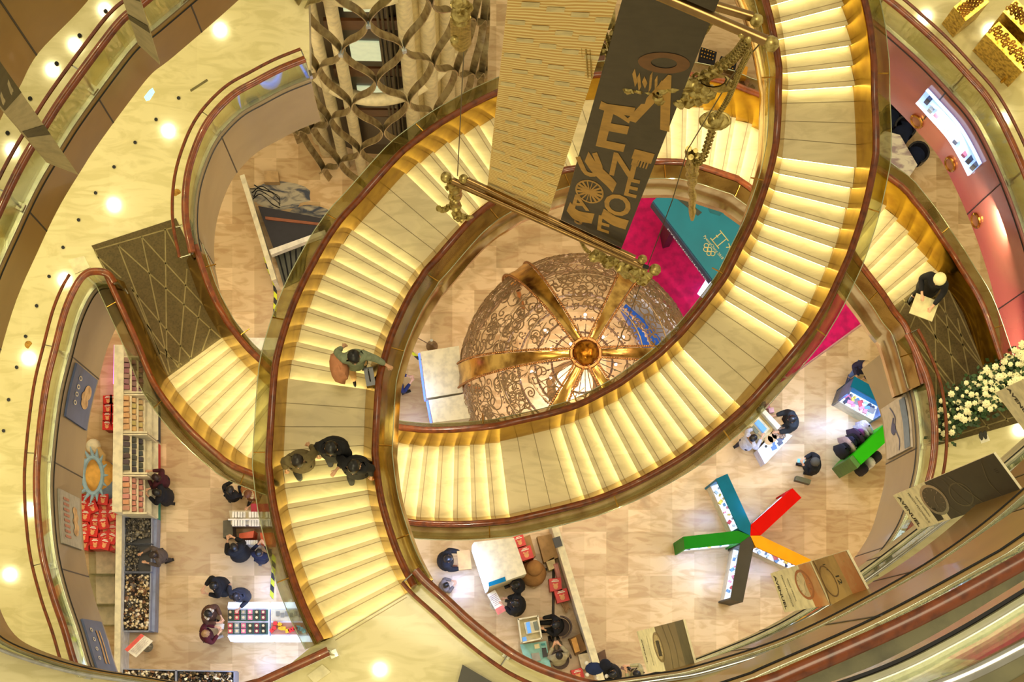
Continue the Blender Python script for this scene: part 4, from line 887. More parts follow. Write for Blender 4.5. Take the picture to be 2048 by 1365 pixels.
# lit glass counter with till
t = thing('glass_counter', 'lit white glass sales counter beside a till desk', 'counter', G(1540, 890, 0))
tp = ((1518, 898), (1558, 857), (1584, 872), (1533, 926)); MB().prism(quad(tp, .95), 0, .7).build('body', mat('case_white', (226, 226, 240), .4), t)
MB().prism(quad(tp, .95), .7, .9).build('lit_case', M_lit, t); MB().prism(quad(tp, .95), .93, .95).build('glass_top', M_clear, t)
goods(7, (G(1530, 893, .95), G(1562, 868, .95), G(1542, 905, .95)), .952, .14, 31, 'gadget on the lit glass counter', 'gadgets on the lit counter', 'gadget', 'gadget', cols=[(30, 50, 90), (30, 30, 36), (70, 120, 190)], hh=(.02, .06))
for i, (x, y) in enumerate(((1544, 877), (1552, 870), (1537, 882))):
    mb = MB(); mb.cyl((G(x, y, .95).x, G(x, y, .95).y, .952), .09, .05, 16, .12); tag(mb.build('bowl', mat('tan_bowl', (196, 160, 100), .4), None, True), 'small round tan dish on the lit counter, %s one' % ('middle', 'upper', 'lower')[i], 'dish', 'tan dishes on the lit counter')
mb = MB(); rr = random.Random(4)
for k in range(26): mb.ball(G(1560 + rr.uniform(-12, 10), 866 + rr.uniform(-10, 10), 1.0), rr.uniform(.03, .07), 6)
o = mb.build('crystal_trinkets', M_crys); tag(o, 'sparkling heap of crystal trinkets on the counter by the dark coated customer', 'trinkets', None, 'stuff')
t = boxthing('till_desk', 'cream till desk with a tray and open front under the stair edge', 'desk', ((1488, 846), (1520, 812), (1556, 850), (1524, 886)), .95, mat('desk_cream', (214, 200, 150), .5))
t = thing('cash_register', 'cream cash register with a blue screen on the till desk by the lit counter', 'cash register', G(1515, 850, .95)); t.location.z = .95
MB().prism(quad(((1500, 852), (1518, 834), (1540, 858), (1524, 874)), 1.1), .951, 1.1).build('body', mat('register_cream', (226, 214, 170), .5), t)
MB().prism(quad(((1510, 846), (1517, 839), (1534, 858), (1527, 866)), 1.25), 1.1, 1.25).build('screen', mat('screen_blue', (70, 130, 190), .3, emit=(70, 140, 210), es=.7), t)
MB().prism(quad(((1502, 856), (1507, 851), (1518, 864), (1513, 869)), 1.15), 1.1, 1.15).build('keypad', mat('keypad_grey', (110, 116, 96), .5), t)
tag(boxthing('cream_box', 'long cream box standing between the till and the customer', 'box', ((1521, 822), (1527, 816), (1562, 853), (1555, 860)), 1.3, M_cream, .95), None)
tag(boxthing('wrapped_parcel', 'kraft parcel crossed by string beside the till', 'parcel', ((1548, 838), (1560, 834), (1568, 848), (1556, 853)), 1.2, mat('kraft', (190, 156, 104), .7), .0), None)
for i, (x, y) in enumerate(((1520, 818), (1526, 808), (1534, 812), (1542, 820))):
    tag(boxthing('pouch', ('black', 'dark grey', 'rose', 'pale pink')[i] + ' pouch standing behind the till under the stair edge', 'pouch', ((x - 5, y - 3), (x + 5, y - 5), (x + 7, y + 5), (x - 3, y + 6)), 1.2, mat('pouch_%d' % i, ((24, 20, 22), (60, 54, 56), (180, 110, 110), (206, 160, 158))[i], .7), .95), None)

# carpet and desk of the winter games booth
mb = MB(); mb.prism(quad(((1262, 372), (1330, 368), (1530, 395), (1735, 640), (1575, 757), (1500, 800), (1362, 650), (1215, 470)), .02), .001, .02)
tag(mb.build('magenta_carpet', M_mag), 'magenta carpet spread under the teal desk', 'carpet')
mb = MB(); mb.tube([G(1362, 650, .03), G(1575, 757, .03), G(1735, 640, .03)], .03, 5); tag(mb.build('carpet_edging', mat('edging', (200, 150, 140), .4)), 'pale metal strip along the edge of the magenta carpet', 'edging')
t = thing('booth_desk', 'large teal pitched booth roof with gold winter games emblem and lettering', 'booth', G(1400, 500, 0))
HD = 2.6
tp = ((1306, 402), (1326, 385), (1362, 390), (1470, 420), (1478, 440), (1500, 480), (1450, 560), (1424, 560)); 
mb = MB(); mb.prism(quad(((1306, 402), (1326, 385), (1455, 415), (1512, 500), (1440, 580), (1424, 558)), HD), HD - .3, HD); mb.build('roof', mat('teal_roof', (0, 130, 156), .45, noise_=(1.5, .06, None)), t)
MB().prism(quad(((1352, 396), (1362, 393), (1404, 425), (1396, 432)), HD + .02), HD + .001, HD + .02).build('roof_slot', mat('slot_olive', (66, 70, 56), .5), t)
MB().prism(quad(((1455, 415), (1410, 402), (1420, 425), (1440, 432)), HD + .02), HD + .001, HD + .015).build('roof_fold', mat('teal_fold', (6, 112, 128), .5), t)
for c in (((1330, 445), (1345, 442), (1350, 470), (1336, 474)), ((1440, 500), (1452, 500), (1452, 520), (1440, 520))): MB().prism(quad(c, 1.3), 0, HD - .3).build('support', mat('plum_support', (90, 10, 50), .6), t)
MB().prism(quad(((1307, 403), (1424, 559), (1422, 561), (1304, 405)), HD), HD - .45, HD - .01).build('side_board', mat('navy_side', (24, 70, 110), .5), t)
M_gink = mat('emblem_gold', (226, 210, 140), .5)
e1 = (G(1442, 505, 0) - G(1412, 468, 0)).normalized()       # reading direction along the roof edge
e2 = Vector((-e1.y, e1.x, 0))
def rooftext(s, x, y, size, nm='lettering', z=HD + .004, bold=False, par=t):
    c = G(x, y, z); mb = MB(); vs, fs = text_mesh(s, size, lambda a, b: Vector((c.x, c.y, z)) + e1 * a + e2 * b, bold=bold); mb.add(vs, fs); return mb.build(nm, M_gink, par)
rooftext('PyeongChang 2018', 1427, 495, .098)
def ring(cx, cy, r, nm):
    c = G(cx, cy, HD + .006); MB().tube([c + e1 * r * math.cos(a * PI / 12) + e2 * r * math.sin(a * PI / 12) for a in range(24)], .011, 5, closed=True).build(nm, M_gink, t)
o0 = G(1416, 502, HD + .006)
for a, b in ((-.13, .05), (0, .05), (.13, .05), (-.065, -.02), (.065, -.02)):
    c = o0 + e1 * a + e2 * b; MB().tube([c + e1 * .055 * math.cos(k * PI / 12) + e2 * .055 * math.sin(k * PI / 12) for k in range(24)], .01, 5, closed=True).build('emblem_ring', M_gink, t)
c0 = G(1438, 480, HD + .006)
def bar(a, b): MB().tube([c0 + e1 * a[0] + e2 * a[1], c0 + e1 * b[0] + e2 * b[1]], .013, 5).build('emblem_stroke', M_gink, t)
bar((-.17, .17), (.17, .17)); bar((-.17, -.14), (.17, -.14)); bar((-.1, .17), (-.1, -.14)); bar((.1, .17), (.1, -.14)); bar((-.14, .02), (-.06, .02)); 
for k in range(5):
    a = PI / 2 + k * 2 * PI / 5; bar((.32, .1), (.32 + .1 * math.cos(a), .1 + .1 * math.sin(a)))
cS = G(1365, 482, HD - .2); e3 = Vector((0, 0, 1)); e0 = (G(1424, 559, 0) - G(1307, 403, 0)).normalized(); nn = Vector((e0.y, -e0.x, 0)); nn = -nn if nn.dot(Vector((0, 0, 0)) - G(1365, 482, 0)) < 0 else nn
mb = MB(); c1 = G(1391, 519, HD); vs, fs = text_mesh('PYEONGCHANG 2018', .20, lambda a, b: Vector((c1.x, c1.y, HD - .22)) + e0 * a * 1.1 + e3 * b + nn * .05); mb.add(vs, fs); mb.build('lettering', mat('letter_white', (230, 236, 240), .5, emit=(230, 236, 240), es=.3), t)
# lit white case with a dark foot by the stair
t = boxthing('lit_case', 'small glowing white case at the lower edge of the magenta carpet', 'showcase', ((1404, 572), (1416, 553), (1428, 566), (1416, 582)), 1.0, M_lit)
# white and blue platform under the dome
t = boxthing('platform', 'white platform beneath the right side of the dome', 'platform', ((1262, 600), (1290, 560), (1372, 655), (1320, 705), (1280, 680)), .5, mat('platform_white', (225, 226, 240), .4))
t2 = thing('wave_bench', 'blue wave shaped bench on the white platform', 'bench', G(1280, 630, .5)); t2.location.z = .5
mb = MB(); mb.prism(quad(((1244, 618), (1252, 608), (1268, 622), (1300, 650), (1322, 680), (1316, 694), (1286, 690), (1262, 650)), .9), .501, .9); mb.build('body', mat('wave_blue', (10, 84, 190), .4), t2, True)
# white topped display boxes
t = boxthing('display_box', 'white topped display box left of the dome, upper one', 'display box', ((841, 704), (918, 692), (926, 785), (853, 797)), 2.4, M_cream)
MB().prism(quad(((836, 708), (840, 706), (852, 800), (848, 800)), 2.0), 1.72, 2.0).build('led_side', mat('led_blue', (90, 120, 255), .3, emit=(90, 130, 255), es=1.2), t)
t = boxthing('display_box', 'white topped display box left of the dome, lower one', 'display box', ((857, 801), (930, 788), (945, 836), (866, 846)), 2.4, M_cream)
MB().prism(quad(((852, 803), (856, 801), (864, 846), (860, 846)), 2.0), 1.72, 2.0).build('led_side', mat('led_blue', (90, 120, 255), .3), t)
area('added_cool_glow', G(815, 790, 3), .6, 20, (.36, .5, 1), (0, 0, 0))  # unseen blue lamp added beside the display boxes
t = boxthing('display_box', 'big cream topped box with a teal sticker beside the red crates', 'display box', ((948, 1085), (1028, 1076), (1053, 1148), (978, 1175)), 2.4, M_cream)
MB().prism(quad(((977, 1166), (1010, 1154), (1012, 1163), (978, 1174)), 2.41), 2.4, 2.41).build('sticker', TEAL, t)
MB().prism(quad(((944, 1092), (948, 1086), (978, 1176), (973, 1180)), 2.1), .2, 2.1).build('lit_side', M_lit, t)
area('added_cool_glow', G(912, 1150, 3.0), .6, 60, (.38, .52, 1))  # unseen blue lamp added left of the big box
# partition walls (part of the shop fit-out)
def wallrun(lab, a, b, h, th=.16):
    p, q = G(*a, h), G(*b, h); t_ = (q - p).normalized(); n = Vector((-t_.y, t_.x, 0)) * th / 2
    t = thing('partition', lab, 'partition', (p.x, p.y, 0)); MB().prism([p - n, q - n, q + n, p + n], 0, h - .06).build('panel', M_white, t); MB().prism([p - n * 1.3, q - n * 1.3, q + n * 1.3, p + n * 1.3], h - .06, h).build('capping', M_cream, t); return t
wallrun('long white partition behind the product shelves on the left', (238, 690), (234, 1025), 2.3, .19)
wallrun('low white partition behind the dark stock bins on the left', (238, 1030), (234, 1345), 1.4, .12)
t = wallrun('white partition slanting down from the stair edge beside the till', (1107, 1045), (1206, 1372), 1.5, .14)
MB().box(G(1115, 1085, 1.55), (.2, .26, .1), .3).build('clamp', M_dark, t)
wallrun('pale partition with a striped tape beside the dark pit', (484, 350), (548, 560), 1.3, .1)
# product shelves
rr = random.Random(9)
shelfcols = [((150, 110, 105), (196, 90, 80)), ((206, 176, 120), (24, 40, 66)), ((70, 62, 60), (196, 20, 40)), ((206, 140, 116), (30, 150, 120))]
bays = [(712, 788), (788, 868), (868, 950), (950, 1030)]
for b, (y0, y1) in enumerate(bays):
    pl = ('pink and coral goods', 'tan and navy goods', 'grey and red goods', 'salmon and green goods')[b]
    t = thing('shelf_bay', 'product shelf bay with ' + pl, 'shelf', G(268, (y0 + y1) / 2, 0))
    x0, x1 = G(245, y0, 2.1).x, G(302, y0, 2.1).x - .1; Y0, Y1 = G(0, y0, 2.1).y, G(0, y1, 2.1).y
    MB().box(((x0 + x1) / 2, Y0 - .02, 1.05), (x1 - x0, .04, 2.1)).build('side_panel', M_cream, t)
    MB().box(((x0 + x1) / 2, Y1 + .04, 1.05), (x1 - x0, .04, 2.1)).build('side_panel', M_cream, t)
    for k in range(5): MB().box((x0 + .1 + k * .07 * 1.6, (Y0 + Y1) / 2, 2.0 - k * .35), (.24, Y0 - Y1 - .08, .03)).build('shelf_board', M_cream, t)
    MB().box((x1 - .14, (Y0 + Y1) / 2, .3), (.3, Y0 - Y1 - .06, .5)).build('front_board', mat('backboard_%d' % b, shelfcols[b][1], .6), t)
    for k in range(3):
        for i in range(6):
            yy = Y0 - .12 - i * (Y0 - Y1 - .2) / 5.6; c = [v + rr.randint(-10, 10) for v in shelfcols[b][0]]; ci = (b, k, i % 3)
            m_ = mat('pack_%d_%d_%d' % ci, tuple(max(10, min(240, v)) for v in c), .5)
            z = 2.015 - k * .35; o = MB().box((x0 + .1 + k * .112, yy, z + .11), (.15 + .02 * (i % 2), .11, .2 - .04 * (i % 3)), rr.uniform(-.1, .1)).build('product_box', m_)
            tag(o, 'box on the %s shelf, %s from top, bay of %s' % (('highest', 'middle', 'lowest')[k], ORD[i], pl), 'product box', 'product boxes in the bay with ' + pl)
    p = Vector((x1 - .14, (Y0 + Y1) / 2 - .12, .56)); mb = MB(); mb.ball(p, .11, 10, (1, 1, .5)); 
    for s_ in (-1, 1): mb.ball(p + Vector((.06, .09 * s_, 0)), .04, 6)
    tag(mb.build('plush_charm', mat('plush_%d' % b, ((196, 176, 140), (222, 180, 96), (225, 210, 196), (222, 190, 120))[b], .9), None, True), 'small plush head in the bay with ' + pl, 'plush toy')
# low stock bins
def bin_(lab, l, h, grp=None):
    t = thing('stock_bin', lab, 'bin', G(l[0][0], l[0][1], 0), 0, grp); q = quad(l, h); MB().prism(q, 0, h - .16).build('box', M_dark, t)
    for i in range(4):
        a, b = q[i], q[(i + 1) % 4]; d = (b - a).normalized() * .03; n = Vector((-d.y, d.x, 0)); MB().prism([a, b, b + n, a + n], 0, h).build('rim', mat('bin_grey', (150, 156, 172), .5), t)
    return q
def pile(lab, q, h, n, cols, sz, seed, kind=None, name='trinket_pile'):
    rr = random.Random(seed); mb = MB()
    for k in range(n):
        u, v = rr.uniform(.04, .96), rr.uniform(.04, .96); p = q[0].lerp(q[1], u).lerp(q[3].lerp(q[2], u), v); mb.m(mat('heap_%d_%d_%d' % cols[k % len(cols)], cols[k % len(cols)], .3, .3)); s_ = sz * rr.uniform(.6, 1.3)
        if k % 2: mb.box((p.x, p.y, h - .12 + rr.uniform(0, .12)), (s_, s_ * .5, s_ * .4), rr.uniform(0, 3), rr.uniform(-.5, .5))
        else: mb.ball((p.x, p.y, h - .1 + rr.uniform(0, .1)), s_ * .4, 6)
    return tag(mb.build(name), lab, 'pile', None, 'stuff')
GR = [(120, 112, 96), (88, 84, 76), (150, 140, 116), (60, 58, 56)]; SH = [(225, 205, 160), (60, 44, 34), (190, 160, 110), (24, 20, 18), (240, 226, 196), (120, 84, 54), (70, 58, 34), (36, 30, 24)]
q = bin_('dark stock bin with grey packets, upper of the three along the left partition', ((250, 1036), (302, 1036), (302, 1088), (250, 1088)), .9); pile('grey packets heaped in the upper bin by the left partition', [q[0], q[1].lerp(q[0], .0), q[2].lerp(q[1], .3), q[3].lerp(q[0], .0)], .9, 260, GR, .09, 41)
q = bin_('half empty dark stock bin, middle of the three along the left partition', ((250, 1090), (302, 1090), (301, 1144), (249, 1144)), .9); pile('few grey packets in the half empty middle bin', [q[0], q[0].lerp(q[1], .5), q[3].lerp(q[2], .5), q[3]], .9, 120, GR, .09, 42)
q = bin_('dark stock bin brimming with beaded trinkets along the left partition', ((249, 1147), (300, 1147), (297, 1262), (247, 1262)), .9); pile('heap of beaded trinkets in the long bin along the left partition', q, .9, 800, SH, .11, 43)
q = bin_('dark stock bin of trinkets at the bottom edge, left one', ((246, 1340), (350, 1343), (350, 1400), (246, 1400)), .9); pile('heap of pale trinkets in the left bin at the bottom edge', q, .9, 500, SH, .11, 44)
q = bin_('dark stock bin of trinkets at the bottom edge, right one', ((354, 1343), (467, 1345), (467, 1400), (354, 1400)), .9); pile('heap of brown trinkets in the right bin at the bottom edge', q, .9, 450, SH[1:], .11, 45)
mb = MB(); mb.prism(quad(((303, 1030), (314, 1036), (309, 1265), (299, 1262)), .6), 0, .6); tag(mb.build('bin_kerb', mat('kerb_blue_grey', (140, 150, 176), .5)), 'long blue grey kerb in front of the left stock bins', 'kerb')
# red packets
M_redp = mat('packet_red', (214, 26, 16), .4); M_redp2 = mat('packet_print', (240, 170, 110), .5)
def packet(x, y, h, w_, l_, a, lab, grp, h0=None):
    c = G(x, y, h); h0 = h - .12 if h0 is None else h0
    t = thing('red_packet', lab, 'packet', (c.x, c.y, h0), 0, grp); mb = MB()
    M = Matrix.Translation((c.x, c.y, 0)) @ Matrix.Rotation(a, 4, 'Z'); pt = lambda X, Y: M @ Vector((X, Y, 0))
    mb.prism([pt(-w_ / 2, -l_ / 2), pt(w_ / 2, -l_ / 2), pt(w_ / 2, l_ / 2), pt(-w_ / 2, l_ / 2)], h0, h); mb.build('wrapper', M_redp, t)
    mb = MB(); mb.prism([pt(w_ * .2 * math.cos(k), -l_ * .15 + l_ * .22 * math.sin(k)) for k in [j * .785 for j in range(8)]], h, h + .004)
    for s_ in (-1, 1): mb.prism([pt(s_ * w_ * .15 + w_ * .08 * math.cos(k), l_ * .05 + w_ * .08 * math.sin(k)) for k in [j * 1.05 for j in range(6)]], h, h + .004)
    mb.build('face_print', M_redp2, t)
    mb = MB(); mb.prism([pt(-w_ * .3, l_ * .22), pt(w_ * .3, l_ * .22), pt(w_ * .3, l_ * .3), pt(-w_ * .3, l_ * .3)], h, h + .004); mb.prism([pt(-w_ * .2, l_ * .34), pt(w_ * .2, l_ * .34), pt(w_ * .2, l_ * .4), pt(-w_ * .2, l_ * .4)], h, h + .004); mb.build('white_print', M_white, t)
rr = random.Random(2)
for r in range(4):
    for c in range(2): packet(214 + c * 16 + rr.uniform(-2, 2), 800 + r * 17, .95 - .0 * r, .24, .24, rr.uniform(-.15, .15), 'red snack packet in the small stack, %s row, %s one' % (ORD[r], ('left', 'right')[c]), 'red packets left of the shelves')
for r in range(7):
    for c in range(4): packet(168 + c * 19 + rr.uniform(-4, 4), 1000 + r * 15 + rr.uniform(-3, 3), .55 + .1 * ((r + c) % 3) + .04 * r, .27, .30, rr.uniform(-.4, .4), 'red snack packet in the big heap, %s row down, %s from the left' % (ORD[r], ORD[c]), 'red packets in the big heap', 0.0 if r == 6 else None)
mb = MB(); c = G(198, 1045, .3); mb.prism(quad(((158, 992), (232, 992), (232, 1098), (160, 1095)), .5), 0, .45); tag(mb.build('packet_crate', mat('crate_red', (150, 20, 14), .6)), 'red crate under the big heap of red packets', 'crate')
mb = MB(); mb.prism(quad(((206, 792), (236, 792), (236, 858), (206, 858)), .8), 0, .82); tag(mb.build('packet_crate', mat('crate_red', (150, 20, 14), .6)), 'crate under the small stack of red packets', 'crate')
# plush toy lying on its side
t = thing('plush_toy', 'large round orange and blue plush toy with spiky blue ruff and white ball tail', 'plush toy', G(198, 955, 0))
c = G(196, 955, .55); MB().ball(c, .56, 20, (1.0, .85, .9)).build('body', mat('plush_orange', (232, 176, 84), .95), t, True)
MB().ball(c + Vector((.18, -.1, -.1)), .55, 20, (.9, .95, .8)).build('belly', mat('plush_blue', (122, 140, 160), .95), t, True)
mb = MB()
for k in range(16):
    a = k / 16 * 2 * PI; p = c + Vector((-.05 + .42 * math.cos(a) * .6, .5 * math.sin(a), .42)); mb.tube([p, p + Vector((math.cos(a) * .22 - .06, math.sin(a) * .25, .06))], [.06, .01], 6)
mb.tube([c + Vector((-.05 + .25 * math.cos(k / 20 * 2 * PI), .48 * math.sin(k / 20 * 2 * PI), .44)) for k in range(20)], .06, 6, closed=True)
mb.build('ruff', mat('ruff_blue', (150, 180, 196), .9), t, True)
MB().tube([G(203, 930, .6), G(206, 912, .7), G(198, 902, .7), G(192, 896, .6)], .09, 10).build('tail', mat('plush_tan', (214, 180, 120), .95), t, True)
MB().ball(G(187, 893, .6), .2, 16).build('tail_ball', mat('plush_cream', (238, 226, 190), .95), t, True)
MB().ball(G(178, 885, .62), .03, 8).build('button', mat('button_red', (180, 20, 40), .4), t, True)
# clear bins
for i, (y0, y1, nm) in enumerate(((1092, 1148, 'upper'), (1150, 1208, 'middle'), (1212, 1250, 'lower'))):
    t = thing('clear_bin', 'empty clear acrylic bin left of the low partition, ' + nm + ' one', 'bin', G(200, y0, 0)); q = quad(((178, y0), (230, y0), (230, y1), (180, y1)), .9)
    for k in range(4):
        a, b = q[k], q[(k + 1) % 4]; d = (b - a).normalized() * .02; n = Vector((-d.y, d.x, 0)); MB().prism([a, b, b + n, a + n], 0, .9).build('side', M_clear, t)
    MB().prism(q, 0, .03).build('floor_plate', mat('bin_plate', (216, 196, 160), .4), t)
# signs
def sign(lab, l, h, lines, hdr):
    t = thing('floor_sign', lab, 'sign', G(l[0][0], l[0][1], 0)); q = quad(l, h); Q = lambda u, v, d=0: q[0].lerp(q[1], u).lerp(q[3].lerp(q[2], u), v) + Vector((0, 0, d))
    MB().prism(q, h - .03, h).build('board', M_white, t); mb = MB(); patch(mb, Q, 0, 0, 1, .28, .004); mb.build('header', hdr, t)
    mb = MB()
    for k in range(lines): patch(mb, Q, .1, .4 + k * .5 / lines, .9 - .1 * (k % 2), .42 + k * .5 / lines, .004)
    mb.build('print_lines', mat('print_grey2', (150, 120, 120), .6), t); c = (q[0] + q[2]) / 2; MB().tube([(c.x, c.y, 0), (c.x, c.y, h - .03)], .03, 8).build('pole', M_steel, t); mb = MB(); mb.cyl((c.x, c.y, 0), .16, .02, 16); mb.build('foot', M_steel, t)
sign('white notice board with a coral header by the left stock bins', ((249, 1300), (282, 1268), (306, 1283), (272, 1316)), 1.3, 6, mat('coral', (236, 96, 84), .5))
sign('white notice board with red print beside the big cream topped box', ((1012, 1222), (996, 1231), (974, 1190), (990, 1180)), 1.2, 7, mat('coral2', (224, 120, 110), .5))
# striped barrier tape
M_tape = bpy.data.materials.new('hazard_tape'); M_tape.use_nodes = True; nt = M_tape.node_tree
def tape(lab, l, h, w_=.075):
    p = resample([G(x, y, h) for x, y in l], .16); t = MB(); t.m(mat('tape_yellow', (216, 226, 20), .5)); t.m(mat('tape_black', (14, 14, 12), .5))
    for i in range(len(p) - 1):
        t.cur = i % 2; d = (p[i + 1] - p[i]).normalized(); n = Vector((-d.y, d.x, 0)) * w_ / 2; s = d * .05
        t.add([p[i] - n - s, p[i + 1] - n - s, p[i + 1] + n + s, p[i] + n + s, p[i] - n - s - Vector((0, 0, .01)), p[i + 1] - n - s - Vector((0, 0, .01)), p[i + 1] + n + s - Vector((0, 0, .01)), p[i] + n + s - Vector((0, 0, .01))], [(0, 1, 2, 3), (7, 6, 5, 4), (0, 4, 5, 1), (3, 2, 6, 7)])
    tag(t.build('barrier_tape'), lab, 'tape')
tape('yellow and black tape running down to the lit cases', [(548, 1112), (547, 1140), (543, 1196)], .03, .1)
tape('yellow and black tape by the low partition at the lower left', [(246, 1270), (243, 1330)], .03)
tape('yellow and black tape along the pit partition', [(531, 517), (538, 540), (549, 565), (551, 590), (549, 635)], .03, .09)
tape('yellow and black tape corner left of the white display boxes', [(798, 716), (804, 692), (818, 700), (842, 722)], .03, .08)
tape('yellow and black tape below the plush bear', [(1050, 1138), (1080, 1139), (1108, 1140)], .03)
# white pack rack
t = boxthing('pack_rack', 'rack of white packs partly hidden by the stair edge', 'rack', ((458, 1022), (560, 1022), (560, 1050), (462, 1050)), 1.2, mat('rack_cream', (210, 200, 170), .5))
MB().prism(quad(((456, 1038), (560, 1038), (560, 1041), (456, 1041)), 1.34), 1.2, 1.34).build('divider', M_white, t)
for r in range(2):
    for c in range(17):
        x = 464 + c * 5.6; y = 1024 + r * 17; MB
        if c in (5, 11): continue
        o = MB().prism(quad(((x, y), (x + 4.4, y), (x + 4.4, y + 12), (x, y + 12)), 1.32), 1.201, 1.32).build('white_pack', M_white); tag(o, 'white pack in the rack by the stair edge, %s row, %s from left' % (('upper', 'lower')[r], ORD[c]), 'pack', 'white packs in the rack')
tag(MB().prism(quad(((502, 1008), (540, 1008), (540, 1024), (502, 1024)), 1.25), 1.2, 1.25).build('red_placard', mat('placard_red', (170, 24, 50), .5)), 'dark red placard at the top of the white pack rack', 'placard')
for i, (l, lab) in enumerate(((((478, 1068), (508, 1062), (506, 1076), (478, 1078)), 'small orange mat left below the white pack rack'), (((520, 1066), (545, 1066), (545, 1090), (522, 1090)), 'orange mat right below the white pack rack'))):
    tag(MB().prism(quad(l, .9), 0, .9).build('orange_stand', mat('orange_mat', (214, 92, 44), .6)), lab, 'stand')
tag(boxthing('grey_bag', 'grey and black shopping bag standing by the white pack rack', 'bag', ((446, 1042), (464, 1040), (466, 1072), (446, 1076)), .8, mat('bag_grey', (104, 100, 84), .7)), None)
for k in range(6): tag(MB().prism(quad(((488 + k * 4.6, 1081), (492 + k * 4.6, 1081), (492 + k * 4.6, 1090), (488 + k * 4.6, 1090)), .95), .0, .95).build('white_pack', M_white), 'white pack between the two orange stands, %s from the left' % ORD[k], 'pack', 'white packs between the orange stands')
# lit cases with small tins
for i, (x0, x1, lab) in enumerate(((454, 538, 'lit blue white display case of small tins, left one'), (540, 617, 'lit display case of coloured dice shapes, right one under the stair edge'))):
    t = thing('lit_display_case', lab, 'display case', G((x0 + x1) / 2, 1245, 0)); 
    tp = ((x0, 1217), (x1, 1217), (x1, 1272), (x0, 1272)); MB().prism(quad(tp, .95), .0, .78).build('body', mat('case_white', (226, 226, 240), .4), t)
    MB().prism(quad(((x0 + 3, 1205), (x1 - 1, 1205), (x1 - 1, 1217), (x0 + 1, 1217)), .9), .1, .9).build('lit_edge', M_lit, t)
    MB().prism(quad(((x0 + 1, 1273), (x1 + 3, 1273), (x1 + 3, 1284), (x0 + 7, 1284)), .85), .1, .85).build('lit_edge', M_lit, t)
    MB().prism(quad(((x0 + 2, 1220), (x1 - 2, 1220), (x1 - 2, 1243), (x0 + 2, 1243)), .8), .78, .8).build('tray', mat('tray_%d' % i, ((40, 90, 60), (206, 196, 160))[i], .5), t); MB().prism(quad(((x0 + 2, 1246), (x1 - 2, 1246), (x1 - 2, 1270), (x0 + 2, 1270)), .8), .78, .8).build('tray', mat('tray2_%d' % i, ((40, 80, 60), (170, 120, 90))[i], .5), t)
    area('added_cool_glow', G((x0 + x1) / 2, 1330, 2.4), .5, 26, (.32, .48, 1)); area('added_cool_glow', G((x0 + x1) / 2, 1160, 2.4), .5, 20, (.32, .48, 1))  # unseen blue lamps added above and below the lit cases
for r in range(4):
    for c in range(6):
        x = 461 + c * 13.2; y = (1225, 1236, 1252, 1263)[r]; cc = ((30, 26, 24), (190, 60, 70), (150, 150, 140), (220, 110, 130), (60, 50, 30), (120, 30, 50))[(c + r // 2) % 6]
        t = thing('tin', 'small tin in the left lit case, %s row down, %s from the left' % (ORD[r], ORD[c]), 'tin', G(x, y, .8), 0, 'tins in the left lit case'); p = G(x, y, .8)
        MB().box((p.x, p.y, .83), (.12, .12, .06)).build('box', mat('tin_%d' % ((c + r // 2) % 6), cc, .4), t); mb = MB(); mb.cyl((p.x, p.y, .86), .035, .01, 10); mb.build('lid', mat('tin_lid', (226, 206, 150), .3), t)
for i, (x, y) in enumerate(((551, 1248), (549, 1257), (544, 1262), (560, 1250), (561, 1257), (568, 1258), (575, 1263), (581, 1262), (587, 1259), (592, 1258), (597, 1256), (603, 1259), (608, 1263))):
    k = (0, 0, 0, 1, 1, 1, 1, 0, 0, 0, 2, 2, 2)[i]; p = G(x, y, .8); tag(MB().box((p.x, p.y, .85), (.1, .1, .1), .3 * i).build('dice_block', mat('dice_%d' % k, ((226, 40, 40), (250, 180, 20), (60, 180, 190))[k], .4)), '%s die shaped block in the right lit case, %s from the left' % (('red', 'amber', 'turquoise')[k], ORD[i]), 'block', ('red', 'amber', 'turquoise')[k] + ' blocks in the right lit case')
for k in range(6):
    p = G(556 + k * 9, 1228 + 3 * (k % 2), .8); tag(MB().box((p.x, p.y, .83), (.09, .12, .05), 0).build('grey_card', mat('card_grey', (130, 126, 106), .5)), 'grey card in the upper tray of the right lit case, %s from left' % ORD[k], 'card', 'grey cards in the right lit case')
# till booth lower centre
t = boxthing('till_desk', 'cream till desk with raised rim in the lower centre', 'desk', ((1036, 1238), (1076, 1231), (1084, 1278), (1043, 1287)), .95, mat('desk_cream', (214, 200, 150), .5))
for l in (((1035, 1238), (1076, 1231), (1077, 1234), (1036, 1241)), ((1035, 1238), (1038, 1238), (1045, 1287), (1042, 1288)), ((1074, 1232), (1077, 1231), (1085, 1278), (1082, 1279)), ((1043, 1285), (1084, 1276), (1085, 1279), (1043, 1288))): MB().prism(quad(l, 1.15), .95, 1.15).build('rim', M_cream, t)
t = thing('cash_register', 'cream cash register with a light blue screen in the lower centre desk', 'cash register', G(1062, 1256, .95))
MB().prism(quad(((1048, 1246), (1076, 1240), (1081, 1264), (1053, 1270)), 1.1), .951, 1.1).build('body', mat('register_cream', (226, 214, 170), .5), t); MB().prism(quad(((1052, 1246), (1059, 1244), (1063, 1266), (1056, 1268)), 1.2), 1.1, 1.2).build('screen', mat('screen_blue', (70, 130, 190), .3), t); MB().prism(quad(((1066, 1245), (1074, 1243), (1078, 1260), (1070, 1262)), 1.13), 1.1, 1.13).build('keypad', mat('keypad_grey', (110, 116, 96), .5), t)
tag(boxthing('card_reader', 'small card reader with a blue display in the corner of the till desk', 'card reader', ((1044, 1276), (1052, 1274), (1054, 1282), (1046, 1284)), 1.05, mat('screen_blue', (70, 130, 190), .3), .951), None)
